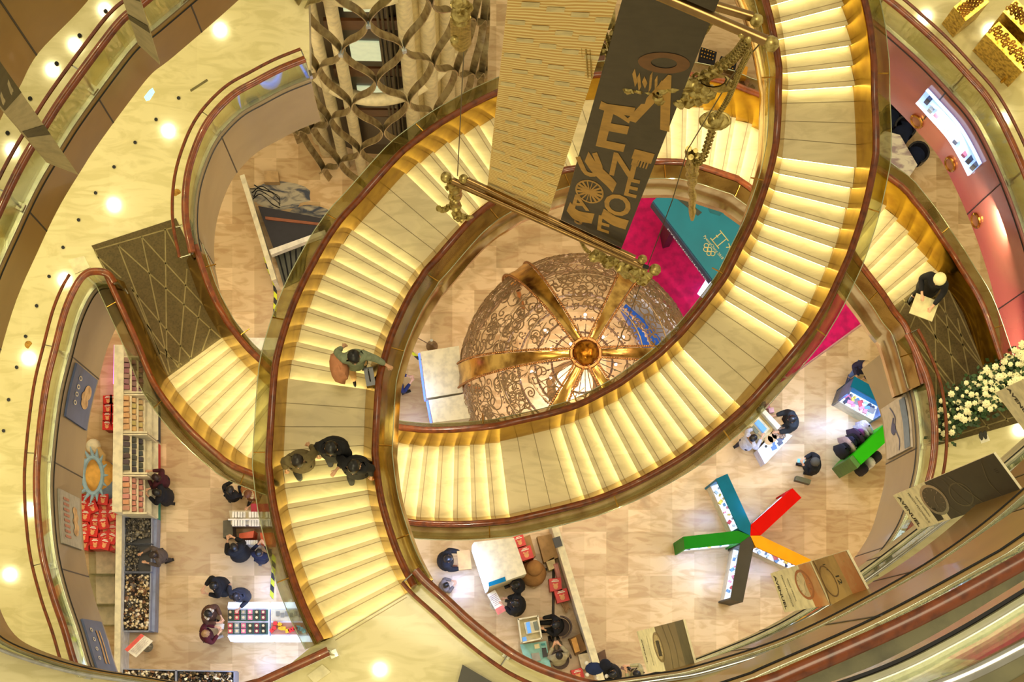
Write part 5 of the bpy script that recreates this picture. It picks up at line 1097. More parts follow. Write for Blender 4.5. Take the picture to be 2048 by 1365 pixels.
t = boxthing('side_table', 'pale turquoise table below the till desk', 'table', ((1040, 1290), (1092, 1283), (1102, 1335), (1056, 1345)), .75, mat('table_turq', (136, 196, 190), .5), .70)
for x, y in ((1046, 1294), (1090, 1288), (1096, 1332), (1058, 1338)): MB().tube([G(x, y, .7) * 1, Vector((G(x, y, .7).x, G(x, y, .7).y, 0))], .03, 8).build('leg', M_steel, t)
for l, h, nm, lab, c in ((((1062, 1308), (1078, 1306), (1082, 1322), (1066, 1324)), .85, 'printer', 'grey receipt printer on the turquoise table', (150, 146, 132)), (((1068, 1290), (1078, 1288), (1080, 1297), (1070, 1299)), .80, 'note_pad', 'cream note pad on the turquoise table', (226, 216, 170)), (((1084, 1297), (1092, 1296), (1096, 1314), (1086, 1316)), .84, 'black_phone', 'black desk phone on the turquoise table', (24, 22, 24)), (((1082, 1288), (1090, 1287), (1091, 1291), (1083, 1292)), .80, 'teal_box', 'tiny teal box on the turquoise table', (30, 130, 130))):
    tag(MB().prism(quad(l, h), .751, h).build(nm, mat(nm + '_m', c, .5)), lab, nm.replace('_', ' '))
# boxes, crates and bear in the slanted corner
for l, h, nm, lab, c, cat in ((((1030, 1082), (1060, 1070), (1072, 1112), (1050, 1125)), .6, 'cardboard_box', 'cardboard box right of the big cream topped box', (176, 144, 90), 'box'), (((1074, 1074), (1108, 1068), (1116, 1116), (1088, 1126)), .5, 'cardboard_box', 'wide brown box beside the slanted partition', (170, 136, 84), 'box'), (((1092, 1124), (1108, 1115), (1112, 1136), (1098, 1142)), .5, 'paper_bag', 'crumpled cream paper bag beside the slanted partition', (214, 198, 150), 'bag'), (((1138, 1278), (1160, 1268), (1174, 1300), (1152, 1312)), .55, 'cardboard_box', 'open brown crate behind the seated staff', (140, 104, 60), 'box'), (((1142, 1280), (1152, 1275), (1160, 1303), (1150, 1307)), .75, 'orange_box', 'orange cardboard sleeve on the open crate', (206, 150, 70), 'box'), (((1156, 1310), (1180, 1306), (1190, 1335), (1164, 1340)), .5, 'white_sack', 'white sack below the open crate', (224, 210, 180), 'sack'), (((1196, 1308), (1210, 1300), (1214, 1322), (1200, 1326)), .4, 'brown_case', 'brown case on the far side of the slanted partition', (110, 80, 56), 'case')):
    tag(MB().prism(quad(l, h), .0 if h != .75 else .551, h).build(nm, mat(nm + '_%d' % l[0][0], c, .7)), lab, cat)
packet(1039, 1083, 1.0, .28, .3, .3, 'red packet on the cardboard box, upper one', None, .61); packet(1052, 1107, 1.0, .34, .34, .3, 'red crate top with a face print right of the big box', None, .0)
packet(1111, 1170, .5, .32, .34, .1, 'red printed crate beside the slanted partition, upper one', None, 0); packet(1124, 1192, .5, .34, .34, .25, 'red printed crate beside the slanted partition, lower one', None, 0)
packet(1156, 1350, .5, .3, .3, .25, 'red crate below the white sack near the bottom edge', None, 0)
t = thing('plush_bear', 'brown plush bear sitting right of the big cream topped box', 'plush toy', G(1067, 1150, 0)); c = G(1066, 1148, .4)
MB().ball(c, .36, 16, (1, 1, 1.0)).build('body', mat('bear_brown', (170, 124, 70), .95), t, True); MB().ball(c + Vector((.02, .12, .42)), .22, 14).build('head', mat('bear_brown', (170, 124, 70), .95), t, True)
MB().ball(c + Vector((.04, .28, .3)), .07, 8, (1, 1.6, 1)).build('cap_bobble', mat('plush_cream', (238, 226, 190), .95), t, True); MB().ball(c + Vector((.02, -.3, -.2)), .1, 8).build('paw', mat('paw_cream', (226, 200, 150), .95), t, True)
tag(MB().tube([G(1107, 1140, .03), G(1106, 1290, .03)], .035, 6).build('floor_cable_cover', mat('cover_black', (50, 44, 34), .6)), 'straight dark cable cover on the floor beside the red crates', 'cable cover')
tag(MB().tube([G(1111, 1128, .5), G(1120, 1165, .3)], .07, 8).build('rolled_poster', mat('roll_pink', (214, 150, 140), .5)), 'rolled pink poster leaning on the slanted partition', 'roll')
mb = MB()
for k in range(8): mb.tube([G(1122 + k * 2, 1206 + 6 * math.sin(k), .3), G(1128 + k * 1.6, 1222 - 5 * math.cos(k), .4)], .02, 5)
tag(mb.build('gift_basket', mat('basket', (176, 140, 96), .6)), 'small white and brown basket below the red crates', 'basket')
# tuft and flag-like black fur bag etc near the customers
# cosmetics counter at the top behind the ornaments
t = boxthing('cosmetics_counter', 'pale pink cosmetics counter behind the gilt ornaments', 'counter', ((1385, 125), (1475, 150), (1520, 172), (1512, 215), (1380, 180)), .95, mat('counter_pink', (214, 176, 150), .4))
for i, (x, y) in enumerate(((1402, 94), (1442, 112))):
    t = thing('lipstick_stand', ('left', 'right')[i] + ' black stand of lipsticks on the cosmetics counter', 'stand', G(x + 14, y + 18, .95))
    MB().prism(quad(((x, y), (x + 32, y + 10), (x + 28, y + 32), (x - 4, y + 22)), 1.25), .951, 1.25).build('rack', M_black, t)
    mb = MB()
    for a in range(5):
        for b in range(3): p = G(x + 3 + a * 5.6 - b * 1.2, y + 5 + a * 1.7 + b * 7, 1.27); mb.cyl((p.x, p.y, 1.25), .02, .05, 6)
    mb.build('lipstick_row', M_gold, t)
goods(14, (G(1420, 148, .95), G(1505, 165, .95), G(1418, 165, .95)), .952, .16, 51, 'cosmetic on the pale pink counter', 'cosmetics on the pale pink counter', 'cosmetic_jar', 'cosmetic', cols=[(60, 30, 30), (240, 190, 60), (200, 180, 170), (90, 40, 40), (210, 150, 130)])
tag(boxthing('amber_tester', 'amber and black tester box at the right end of the cosmetics counter', 'box', ((1478, 128), (1496, 134), (1492, 158), (1474, 152)), 1.3, mat('amber_box', (230, 160, 30), .4), .951), None)
tag(boxthing('brown_counter', 'brown counter glimpsed between the two big banners', 'counter', ((1160, 60), (1215, 70), (1205, 150), (1150, 140)), .9, mat('counter_brown', (96, 60, 40), .5)), None)
# seating group at the right
t = thing('marble_table', 'pale marble table among dark chairs behind the stair', 'table', G(1790, 310, 0))
MB().prism(quad(((1752, 280), (1770, 262), (1800, 270), (1835, 330), (1820, 352), (1778, 330), (1752, 305)), .74), .70, .74).build('top', marble('table_marble', (236, 228, 206), (170, 150, 150), rough=.2), t); mb = MB(); p = G(1790, 305, 0); mb.cyl((p.x, p.y, 0), .1, .7, 12); mb.build('pedestal', M_steel, t)
def chair(x, y, a, lab):
    c = G(x, y, 0); t = thing('tub_chair', lab, 'chair', (c.x, c.y, 0), a, 'dark chairs round the marble table'); mb = MB()
    mb.box((0, 0, .42), (.5, .5, .12)); loc(mb.build('seat', mat('seat_navy', (24, 40, 76), .7), t)); mb = MB()
    rows = []
    for z in (.42, .82): rows.append([(.30 * math.cos(k), .30 * math.sin(k), z) for k in [PI * (-.15 + 1.3 * j / 12) for j in range(13)]])
    for z in (.82, .42): rows.append([(.25 * math.cos(k), .25 * math.sin(k), z) for k in [PI * (-.15 + 1.3 * j / 12) for j in range(13)]])
    mb.loft(rows + [rows[0]]); loc(mb.build('backrest', M_dark, t)); 
    for sx in (-1, 1):
        for sy in (-1, 1): mb = MB(); mb.tube([(sx * .2, sy * .2, 0), (sx * .2, sy * .2, .37)], .02, 6); loc(mb.build('leg', M_dark, t))
chair(1772, 248, .3, 'dark tub chair hidden partly by the stair glass, uppermost'); chair(1797, 272, -.5, 'navy tub chair right above the marble table'); chair(1822, 322, -.9, 'navy tub chair right below the marble table')
t = boxthing('pendant_screen', 'small translucent panel beyond the marble table', 'panel', ((1856, 420), (1868, 412), (1880, 440), (1870, 450)), .8, M_clear)
# debris and platform below the tower
tag(boxthing('dark_platform', 'dark stage platform behind the pit partition', 'platform', ((516, 412), (660, 440), (640, 470), (548, 500), (526, 440)), .5, mat('stage_dark', (34, 30, 38), .5)), None)
tag(MB().prism(quad(((530, 433), (640, 446), (640, 451), (531, 439)), .56), .501, .56).build('brown_board', mat('board_brown', (150, 84, 46), .5)), 'brown board lying on the dark platform', 'board')
t = boxthing('stage_shelf', 'long white shelf board at the end of the dark platform', 'shelf', ((538, 500), (650, 460), (652, 468), (542, 510)), .9, M_white, .6)
MB().prism(quad(((545, 505), (548, 504), (548, 507), (545, 508)), .6), 0, .6).build('leg', M_steel, t)
t = boxthing('grille_floor', 'grey slatted grille between pale rails under the white shelf', 'grille', ((550, 512), (620, 486), (600, 560), (568, 575)), .12, mat('grille_grey', (78, 78, 62), .5))
for k in range(6): MB().tube([G(556 + k * 12, 508 - k * 4, .14), G(572 + k * 7, 568 - k * 4, .14)], .02, 4).build('slat', M_dark, t)
tag(boxthing('kraft_carton', 'small tan carton beside the foot of the lattice tower', 'box', ((528, 342), (556, 342), (558, 364), (528, 364)), .35, mat('kraft', (190, 156, 104), .7)), None)
mb = MB(); rr = random.Random(6)
for k in range(5): mb.tube(crom([G(500 + rr.uniform(0, 10), 370 + k * 8, .03), G(520 + rr.uniform(-8, 8), 380 + rr.uniform(-15, 15), .03), G(540 + rr.uniform(0, 20), 385 + k * 6, .03), G(560, 400 + k * 4, .03)], 8), .014, 4)
tag(mb.build('cable_tangle', M_black), 'tangle of black cables on the floor beside the dark platform', 'cable')
mb = MB(); mb.ball(G(560, 392, .02), .75, 20, (1, .5, .02), nz=.3); mb.ball(G(620, 430, .02), .5, 20, (1, .5, .02), nz=.3); tag(mb.build('painted_canvas', marble('canvas_marble', (176, 166, 140), (60, 66, 80), rough=.6)), 'crumpled blue and cream painted sheet at the tower foot', 'sheet')
t = thing('round_stool', 'small round stool with a pole above the white display boxes', 'stool', G(864, 693, 0)); mb = MB(); p = G(864, 693, 0); mb.cyl((p.x, p.y, 0), .16, .35, 14, .05); mb.build('base', mat('stool_brown', (120, 92, 60), .4), t, True); mb = MB(); mb.cyl((p.x, p.y, .35), .04, .5, 8); mb.build('pole', M_steel, t)
tag(MB().tube([G(820, 668, .9), G(864, 692, .9)], .012, 5).build('barrier_rope', mat('rope_brown', (110, 80, 60), .7)), 'thin rope from the stair edge to the small round stool', 'rope')
boxthing('white_counter', 'white edged counter glimpsed at the crossing of the two stairs', 'counter', ((496, 676), (560, 676), (560, 700), (505, 700)), 1.0, M_white)
boxthing('pink_neon_case', 'narrow case with a glowing pink side behind the partition', 'display case', ((228, 690), (236, 690), (234, 768), (226, 768)), 1.2, mat('neon_pink', (255, 160, 255), .3, emit=(255, 120, 255), es=1.2))
# stub for the imitated display reflection on the rose fascia
def onfascia(pts, dz0, dz1, lab, name, mt, cat, off=.12):
    pass
# ------------------------------------------------------------------ people
SKIN = mat('skin', (226, 176, 140), .55)
def skinned(name, joints, edges, mt, parent, sub=1):
    names = list(joints); me = bpy.data.meshes.new(name); me.from_pydata([joints[k][0] for k in names], [(names.index(a), names.index(b)) for a, b in edges], [])
    o = bpy.data.objects.new(name, me); C.objects.link(o); o.parent = parent
    md = o.modifiers.new('Skin', 'SKIN'); md.use_smooth_shade = True
    for i, k in enumerate(names):
        r = joints[k][1]; r = (r, r) if not isinstance(r, tuple) else r; me.skin_vertices[0].data[i].radius = r
    me.skin_vertices[0].data[0].use_root = True
    if sub: s_ = o.modifiers.new('Sub', 'SUBSURF'); s_.levels = sub; s_.render_levels = sub
    me.materials.append(mt); return o
def person(px_, py_, z0, face, lab, coat=(24, 24, 28), hair=(22, 16, 14), trousers=(24, 24, 32), shoes=(18, 18, 20), arms=('down', 'down'), hat=None, long=False, hood=None, scale=1.0, step=.12, lean=.06, sit=False, skirt=None, bulk=1.0, longhair=True, rough=.85):
    """px_,py_: pixel where the head top shows; face: heading in degrees in the photo (0 right, 90 up)"""
    hz = (1.66 if not sit else 1.28) * scale
    hp = P(px_, py_, H - (z0 + hz)); t = thing('person', lab, 'person', (hp.x, hp.y, z0), math.radians(face - 90)); t.scale = (scale,) * 3
    k = .38 if sit else 0; V = Vector
    y = lean
    def a(side, s_): # arm: returns elbow, wrist
        x = .2 * s_
        if side == 'down': return V((x * 1.25, .0 + y * .3, 1.12 - k)), V((x * 1.25, .12, .88 - k))
        if side == 'hold': return V((x * 1.3, .10, 1.12 - k)), V((x * .45, .36, 1.18 - k))
        if side == 'phone': return V((x * 1.3, .12, 1.12 - k)), V((x * .35, .34, 1.32 - k))
        if side == 'swing': return V((x * 1.35, -.08, 1.12 - k)), V((x * 1.45, -.2, .9 - k))
        if side == 'fwd': return V((x * 1.25, .12, 1.15 - k)), V((x * 1.1, .42, 1.05 - k))
        if side == 'rail': return V((x * 1.7, .10, 1.16 - k)), V((x * 2.4, .2, 1.02 - k))
        if side == 'back': return V((x * 1.4, -.12, 1.15 - k)), V((x * .8, -.22, .95 - k))
    J = {'pelvis': (V((0, 0, .92 - k)), .12), 'waist': (V((0, y * .3, 1.08 - k)), .115), 'chest': (V((0, y * .6, 1.28 - k)), .13), 'neck0': (V((0, y * .9, 1.42 - k)), .055), 'neck': (V((0, y * 1.1, 1.47 - k)), .05), 'head': (V((0, y * 1.4 + .01, 1.555 - k)), (.080, .088)), 'crown': (V((0, y * 1.5, 1.615 - k)), (.055, .06))}
    E = [('pelvis', 'waist'), ('waist', 'chest'), ('chest', 'neck0'), ('neck0', 'neck'), ('neck', 'head'), ('head', 'crown')]
    CJ = {'c0': (V((0, 0, .95 - k)), .13 * bulk), 'c1': (V((0, y * .3, 1.12 - k)), .135 * bulk), 'c2': (V((0, y * .6, 1.3 - k)), .145 * bulk), 'c3': (V((0, y * .85, 1.40 - k)), .08 * bulk)}
    CE = [('c0', 'c1'), ('c1', 'c2'), ('c2', 'c3')]
    for s_, sd in ((-1, 'L'), (1, 'R')):
        el, wr = a(arms[0 if s_ < 0 else 1], s_); sh = V((.17 * s_, y * .7, 1.36 - k)); d = (wr - el).normalized()
        J['sh' + sd] = (sh, .05); J['el' + sd] = (el, .038); J['wr' + sd] = (wr, .026); pal = wr + d * .06; J['pa' + sd] = (pal, (.036, .018)); E += [('chest', 'sh' + sd), ('sh' + sd, 'el' + sd), ('el' + sd, 'wr' + sd), ('wr' + sd, 'pa' + sd)]
        side = d.cross(V((0, 0, 1))).normalized() if abs(d.z) < .95 else V((1, 0, 0)); dn = side.cross(d).normalized() * -1
        if dn.z > 0: dn = -dn
        for f, (o_, L_) in enumerate(((-.026, .062), (-.009, .075), (.009, .072), (.026, .056))):
            p0 = pal + d * .03 + side * o_; p1 = p0 + d * L_ * .5; p2 = p1 + (d * .6 + dn * .5) * L_ * .5
            J['f%s%d' % (sd, f)] = (p0, .010); J['g%s%d' % (sd, f)] = (p1, .009); J['h%s%d' % (sd, f)] = (p2, .007); E += [('pa' + sd, 'f%s%d' % (sd, f)), ('f%s%d' % (sd, f), 'g%s%d' % (sd, f)), ('g%s%d' % (sd, f), 'h%s%d' % (sd, f))]
        p0 = pal + side * -s_ * .035 - d * .01; J['t' + sd] = (p0, .011); J['u' + sd] = (p0 + d * .04 - side * s_ * .015, .008); E += [('pa' + sd, 't' + sd), ('t' + sd, 'u' + sd)]
        CJ['s' + sd] = (sh, .082 * bulk); CJ['e' + sd] = (el, .066 * bulk); CJ['w' + sd] = (wr - d * .03, .048 * bulk); CE += [('c2', 's' + sd), ('s' + sd, 'e' + sd), ('e' + sd, 'w' + sd)]
        fy = step * (1 if s_ > 0 else -1)
        if sit: kn = V((.11 * s_, .42, .52)); an = V((.11 * s_, .46, .08))
        else: kn = V((.1 * s_, fy * .6 + .03, .50)); an = V((.1 * s_, fy, .09))
        hpj = V((.09 * s_, 0, .86 - k))
        J['hip' + sd] = (hpj, .085); J['kn' + sd] = (kn, .055); J['an' + sd] = (an, .04); J['toe' + sd] = (an + V((0, .14, -.05)), .034); E += [('pelvis', 'hip' + sd), ('hip' + sd, 'kn' + sd), ('kn' + sd, 'an' + sd), ('an' + sd, 'toe' + sd)]
    skinned('body', J, E, SKIN, t)
    cm = mat('coat_%d_%d_%d' % coat, coat, rough, noise_=(14, .12, None))
    skinned('coat', CJ, CE, cm, t)
    # skirt of the coat / jacket hem
    bot = (.45 if long else .78) - k * (.6 if sit else 0); mb = MB(); rows = []
    for z, rx, ry in ((1.30 - k, .02, .02), (1.29 - k, .10, .07), (1.22 - k, .165, .13), (1.0 - k, .185, .155), (.86 - k, .20, .17), (bot, .215 if long else .205, .19 if long else .175), (bot, .19, .16)):
        rows.append([(rx * bulk * math.cos(q) * (1 + .05 * math.sin(3 * q + z * 9)), ry * bulk * math.sin(q) + (y * .3 if z > 1 - k else 0), z) for q in [j * PI / 9 for j in range(18)]])
    if sit: rows = rows[:5]
    mb.loft(rows, closed=True); loc(mb.build('coat_hem', cm, t, True))
    tm = mat('legs_%d_%d_%d' % trousers, trousers, .8)
    TJ = {'p': (V((0, 0, .9 - k)), .13)}; TE = []
    for s_, sd in ((-1, 'L'), (1, 'R')):
        for nm, r in (('hip', .1), ('kn', .072), ('an', .052)): TJ[nm + sd] = (J[nm + sd][0], r)
        TE += [('p', 'hip' + sd), ('hip' + sd, 'kn' + sd), ('kn' + sd, 'an' + sd)]
    skinned('trousers', TJ, TE, tm, t)
    for sd in 'LR':
        an = J['an' + sd][0]; mb = MB(); mb.ball(an + V((0, .07, -.035)), .075, 10, (.62, 1.75, .72)); mb.box((an.x, an.y + .07, an.z - .085), (.085, .26, .02)); loc(mb.build('shoe', mat('shoe_%d' % shoes[0], shoes, .35), t, True))
    hd = J['head'][0]; hm = mat('hair_%d_%d' % hair[:2], hair, .4, noise_=(40, .2, None), spec=.6)
    mb = MB(); mb.ball(hd + V((0, -.012, .035)), .108, 16, (.92, 1.06, .98), nz=.12, seed=px_)
    if longhair: mb.ball(hd + V((0, -.075, -.06)), .10, 12, (1.0, .6, 1.35), nz=.15, seed=py_); 
    loc(mb.build('hair', hm, t, True))
    mb = MB(); mb.ball(hd + V((0, .098, -.012)), .014, 6, (1, 1.2, 1.4)); loc(mb.build('nose', SKIN, t, True))
    for s_ in (-1, 1):
        mb = MB(); mb.ball(hd + V((.032 * s_, .09, .012)), .012, 6); loc(mb.build('eye', mat('eye_dark', (30, 22, 20), .2), t, True)); mb = MB(); mb.ball(hd + V((.098 * s_, 0, 0)), .022, 6, (.4, .8, 1.2)); loc(mb.build('ear', SKIN, t, True))
    mb = MB(); mb.ball(hd + V((0, .092, -.045)), .018, 6, (1.3, .4, .35)); loc(mb.build('mouth', mat('lip', (170, 90, 84), .4), t, True))
    if hat:
        mb = MB(); mb.ball(hd + V((0, -.005, .065)), .122, 18, (1, 1.05, .75)); mb.ball(hd + V((0, .09, .055)), .09, 12, (.9, .7, .12)) if hat[1] else None; loc(mb.build('hat', mat('hat_%d' % hat[0][0], hat[0], .8), t, True))
    if hood:
        mb = MB(); rows = []
        for j in range(15):
            q = PI * (-.1 + 1.2 * j / 14) + PI; c = hd + V((.115 * math.cos(q), .02 + .115 * math.sin(q), -.09 + .02 * abs(math.sin(q)))); rows.append(c)
        mb.tube([p + V((0, 0, .02 * (i % 2))) for i, p in enumerate(rows)], [.04 + .012 * (i % 2) for i in range(15)], 8); loc(mb.build('hood', mat('hood_%d' % hood[0], hood, .95, noise_=(60, .25, None)), t, True))
    return t
def held(t, nm, fn, m_, lab, cat, hz):
    """thing held by person t, in the person's own frame"""
    mb = MB(); fn(mb); M = Matrix.Translation(t.location) @ Matrix.Rotation(t.rotation_euler.z, 4, 'Z') @ Matrix.Scale(t.scale[0], 4)
    mb.v = [tuple(M @ Vector(v)) for v in mb.v]; return tag(mb.build(nm, m_, None, True), lab, cat)
def stz(u): return zu(u)
BLK = (20, 20, 24)
# on the stairs
p1 = person(705, 702, zu(44.4), 280, 'person in a grey green top with long black hair reaching for the stair rail', (140, 150, 122), (14, 12, 14), (214, 168, 110), (24, 20, 20), ('rail', 'back'), step=.16)
p1.scale = (1.0,) * 3
held(p1, 'handbag', lambda mb: (mb.box((-.18, .32, .85), (.15, .30, .22)), mb.tube([(-.18, .2, .96), (-.18, .26, 1.12), (-.18, .34, 1.12), (-.18, .4, .96)], .01, 5)), mat('bag_gloss', (18, 16, 16), .2), 'glossy black handbag of the person in the grey green top', 'bag', 1)
held(p1, 'pink_coat', lambda mb: mb.ball((.27, .10, 1.02), .2, 14, (.75, 1.25, 1.3), nz=.35), mat('coat_rose', (206, 140, 100), .9), 'folded rose coat carried on the arm of the person in the grey green top', 'coat', 1)
person(593, 910, zu(48.3), 275, 'person in an olive tan coat with short dark hair, left of three on the stair', (112, 98, 62), (34, 24, 18), (22, 20, 20), (16, 14, 14), ('back', 'down'), bulk=1.12, step=.2, longhair=False)
person(662, 885, zu(48.2), 265, 'person in a bulky black parka with a fur hood, middle of three on the stair', (18, 18, 22), (16, 14, 16), (20, 22, 38), (30, 30, 40), ('hold', 'down'), hood=(24, 22, 26), bulk=1.25, step=.18)
p4 = person(708, 922, zu(49.9), 262, 'person in a black jacket holding a phone low, right of three on the stair', BLK, (12, 12, 14), (18, 18, 20), (20, 18, 18), ('down', 'swing'), bulk=1.15, step=.2)
p5 = person(1886, 549, zu(-.6) , 238, 'person in black with a white cap at the foot of the right stair', (18, 16, 18), (20, 18, 18), (20, 18, 20), (20, 18, 20), ('fwd', 'hold'), hat=((240, 228, 170), False), long=True)
held(p5, 'paper_tray', lambda mb: mb.box((-.1, .5, 1.0), (.46, .40, .03), .2), mat('tray_paper', (226, 214, 160), .6), 'square cream board carried by the person with the white cap', 'board', 1)
# ground floor, left shop
person(316, 958, 0, 150, 'person in a maroon jacket facing the product shelves', (70, 14, 28), (40, 12, 18), BLK, BLK, ('hold', 'hold'))
person(318, 986, 0, 170, 'person in a long black coat behind the one in maroon', (14, 16, 28), (12, 12, 20), BLK, BLK, ('hold', 'hold'), long=True, bulk=1.1)
person(312, 1108, 0, 200, 'person with a dark brown bob and grey brown coat at the stock bins', (96, 84, 78), (44, 28, 22), (60, 54, 54), BLK, ('hold', 'fwd'))
a_ = person(456, 985, 0, 60, 'person in black holding up a white sheet near the stair edge', (22, 20, 24), (26, 20, 18), BLK, BLK, ('hold', 'phone'))
held(a_, 'white_sheet', lambda mb: mb.box((.0, .44, 1.32), (.34, .16, .015), .2), M_white, 'white sheet held by the person in black near the stair edge', 'paper', 1)
person(497, 982, 0, 250, 'person with auburn hair and a tan fur coat near the stair edge', (170, 110, 60), (120, 70, 36), (150, 110, 80), BLK, ('hold', 'swing'), hood=(214, 190, 140))
person(470, 1100, 0, 120, 'person in a wide black puffer coat below the pack rack', (14, 16, 20), (10, 10, 14), BLK, BLK, ('hold', 'hold'), bulk=1.35, long=True)
person(516, 1112, 0, 80, 'person in navy photographing with raised hands beside the tape', (14, 18, 44), (14, 14, 22), (20, 24, 50), (90, 90, 96), ('phone', 'phone'), longhair=False)
person(432, 1170, 0, 200, 'person in a boxy black coat left of the lit cases', (14, 14, 18), (10, 10, 12), BLK, BLK, ('hold', 'hold'), bulk=1.3, long=True)
person(472, 1188, 0, 260, 'person in a dark grey hooded coat looking into the lit cases', (44, 48, 62), (26, 26, 36), (30, 30, 40), BLK, ('hold', 'swing'), hood=(60, 62, 74), bulk=1.2, long=True)
b_ = person(410, 1225, 0, 330, 'person in a brown fur coat with a cream scarf', (92, 58, 36), (18, 14, 14), BLK, BLK, ('hold', 'hold'), hood=(226, 214, 190), bulk=1.2)
held(b_, 'white_bag', lambda mb: mb.box((.15, .42, 1.0), (.14, .22, .2), .4), M_white, 'small white bag held by the person in the brown fur coat', 'bag', 1)
person(404, 1270, 0, 20, 'person in a maroon coat with a pale brown bun', (82, 10, 24), (170, 130, 84), BLK, (220, 210, 200), ('hold', 'hold'), bulk=1.05, longhair=False)
person(792, 762, 0, 20, 'person in navy standing beside the blue lit display boxes', (30, 44, 92), (26, 30, 60), (30, 40, 70), BLK, ('hold', 'hold'))
c_ = person(890, 1118, 0, 0, 'person in black carrying an open cardboard box', (20, 20, 28), (14, 14, 18), BLK, (150, 90, 60), ('fwd', 'fwd'), bulk=1.3)
held(c_, 'open_carton', lambda mb: mb.box((0, .50, 1.05), (.5, .34, .2), .1), mat('carton_tan', (214, 170, 104), .7), 'open tan carton carried by the person in black', 'box', 1)
person(888, 1172, 0, 20, 'small person with black hair and a grey fur collar below the carton carrier', (120, 110, 106), (14, 12, 12), (110, 80, 70), BLK, ('hold', 'hold'), scale=.72, bulk=1.2)
person(1038, 1168, 0, 200, 'person in black bending at the lower side of the big cream topped box', (12, 12, 16), (10, 10, 14), BLK, BLK, ('fwd', 'fwd'), bulk=1.1)
person(1036, 1208, 0, 170, 'person in a full black coat between the boxes and the till desk', (12, 12, 14), (8, 8, 10), BLK, BLK, ('hold', 'down'), bulk=1.35, long=True)
d_ = person(1118, 1250, 0, 185, 'person in black seated in a round backed chair behind the till', (16, 16, 20), (16, 16, 22), BLK, BLK, ('hold', 'fwd'), sit=True, bulk=1.1)
person(1120, 1318, 0, 100, 'person in a pale grey sweater seated by the turquoise table', (176, 166, 132), (20, 16, 16), (120, 110, 90), BLK, ('hold', 'hold'), sit=True, bulk=1.15, longhair=False)
for px_, py_, a, lab in ((1120, 1256, 275, 'brown round backed chair of the seated person in black'), (1120, 1322, 10, 'low grey stool chair of the person in the pale sweater')):
    c = G(px_ + (0), py_, .3); t = thing('round_chair', lab, 'chair', (c.x, c.y, 0), math.radians(a)); mb = MB(); mb.cyl((0, 0, .42), .24, .05, 20); loc(mb.build('seat', mat('chair_brown', (70, 48, 40), .6), t))
    mb = MB(); mb.loft([[(.30 * math.cos(k), .30 * math.sin(k), z) for k in [PI * j / 12 for j in range(13)]] for z in (.5, .8)] + [[(.26 * math.cos(k), .26 * math.sin(k), z) for k in [PI * j / 12 for j in range(13)]] for z in (.8, .5)]); loc(mb.build('backrest', mat('chair_brown', (70, 48, 40), .6), t, True))
    for k in range(4): mb = MB(); q = PI / 4 + k * PI / 2; mb.tube([(.2 * math.cos(q), .2 * math.sin(q), 0), (.17 * math.cos(q), .17 * math.sin(q), .42)], .018, 6); loc(mb.build('leg', M_dark, t))
person(1232, 1348, 0, 200, 'person in a long black dress past the slanted partition', (12, 12, 16), (12, 12, 16), BLK, BLK, ('hold', 'down'), bulk=1.3, long=True)
e_ = person(1280, 1352, 0, 150, 'person in a pale olive sweater holding a phone at the bottom edge', (178, 172, 128), (20, 16, 16), (60, 56, 50), BLK, ('phone', 'hold'), longhair=False)
held(e_, 'mobile_phone', lambda mb: mb.box((-.04, .44, 1.36), (.08, .15, .012), .2), mat('phone_maroon', (90, 40, 30), .3), 'dark red phone held by the person in the pale olive sweater', 'phone', 1)
t = thing('plush_dog', 'navy plush toy with white paws hung over the slanted partition', 'plush toy', G(1190, 1336, 1.4)); c = G(1190, 1338, 1.45)
MB().ball(c, .2, 14, (1.3, .9, .6)).build('body', mat('plush_navy', (26, 40, 80), .95), t, True); MB().ball(c + Vector((.26, .1, .05)), .16, 12).build('head', mat('plush_ink', (14, 18, 34), .95), t, True)
for dx, dy in ((-.22, .14), (-.2, -.16), (.3, -.2), (.08, -.24)): MB().ball(c + Vector((dx, dy, 0)), .06, 8).build('paw', M_white, t, True)
# ground floor, right
f_ = person(1592, 836, 0, 190, 'person in a dark green black coat at the glass counter', (34, 40, 44), (20, 18, 20), (24, 26, 40), BLK, ('fwd', 'fwd'), bulk=1.3, longhair=False)
person(1502, 879, 0, 30, 'shop assistant in white with black hair behind the till desk', (206, 206, 214), (14, 12, 16), (30, 34, 60), BLK, ('fwd', 'hold'), longhair=False)
g_ = person(1638, 925, 0, 170, 'person in black with a grey cap looking at a phone in mid floor', (18, 18, 22), (60, 60, 56), (20, 20, 26), BLK, ('phone', 'phone'), hat=((76, 74, 66), False), bulk=1.25)
held(g_, 'mobile_phone', lambda mb: mb.box((0, .42, 1.36), (.10, .18, .012), .1), mat('phone_blue', (90, 170, 190), .3, emit=(90, 170, 190), es=.4), 'blue lit phone held by the person with the grey cap', 'phone', 1)
held(g_, 'shoulder_bag', lambda mb: mb.box((-.42, .2, .8), (.12, .40, .3), -.1), mat('bag_olive', (104, 106, 84), .7), 'grey green bag beside the person with the grey cap', 'bag', 1)
h_ = person(1737, 724, 0, 250, 'person with a beige cap, dark top and blue jeans above the teal showcase', (44, 38, 62), (70, 60, 50), (110, 140, 200), (40, 60, 110), ('hold', 'hold'), hat=((196, 168, 120), True), step=.16)
held(h_, 'backpack', lambda mb: mb.box((-.3, -.06, 1.05), (.22, .22, .38), .2), mat('bag_khaki', (120, 112, 84), .7), 'khaki bag carried by the person with the beige cap', 'bag', 1)
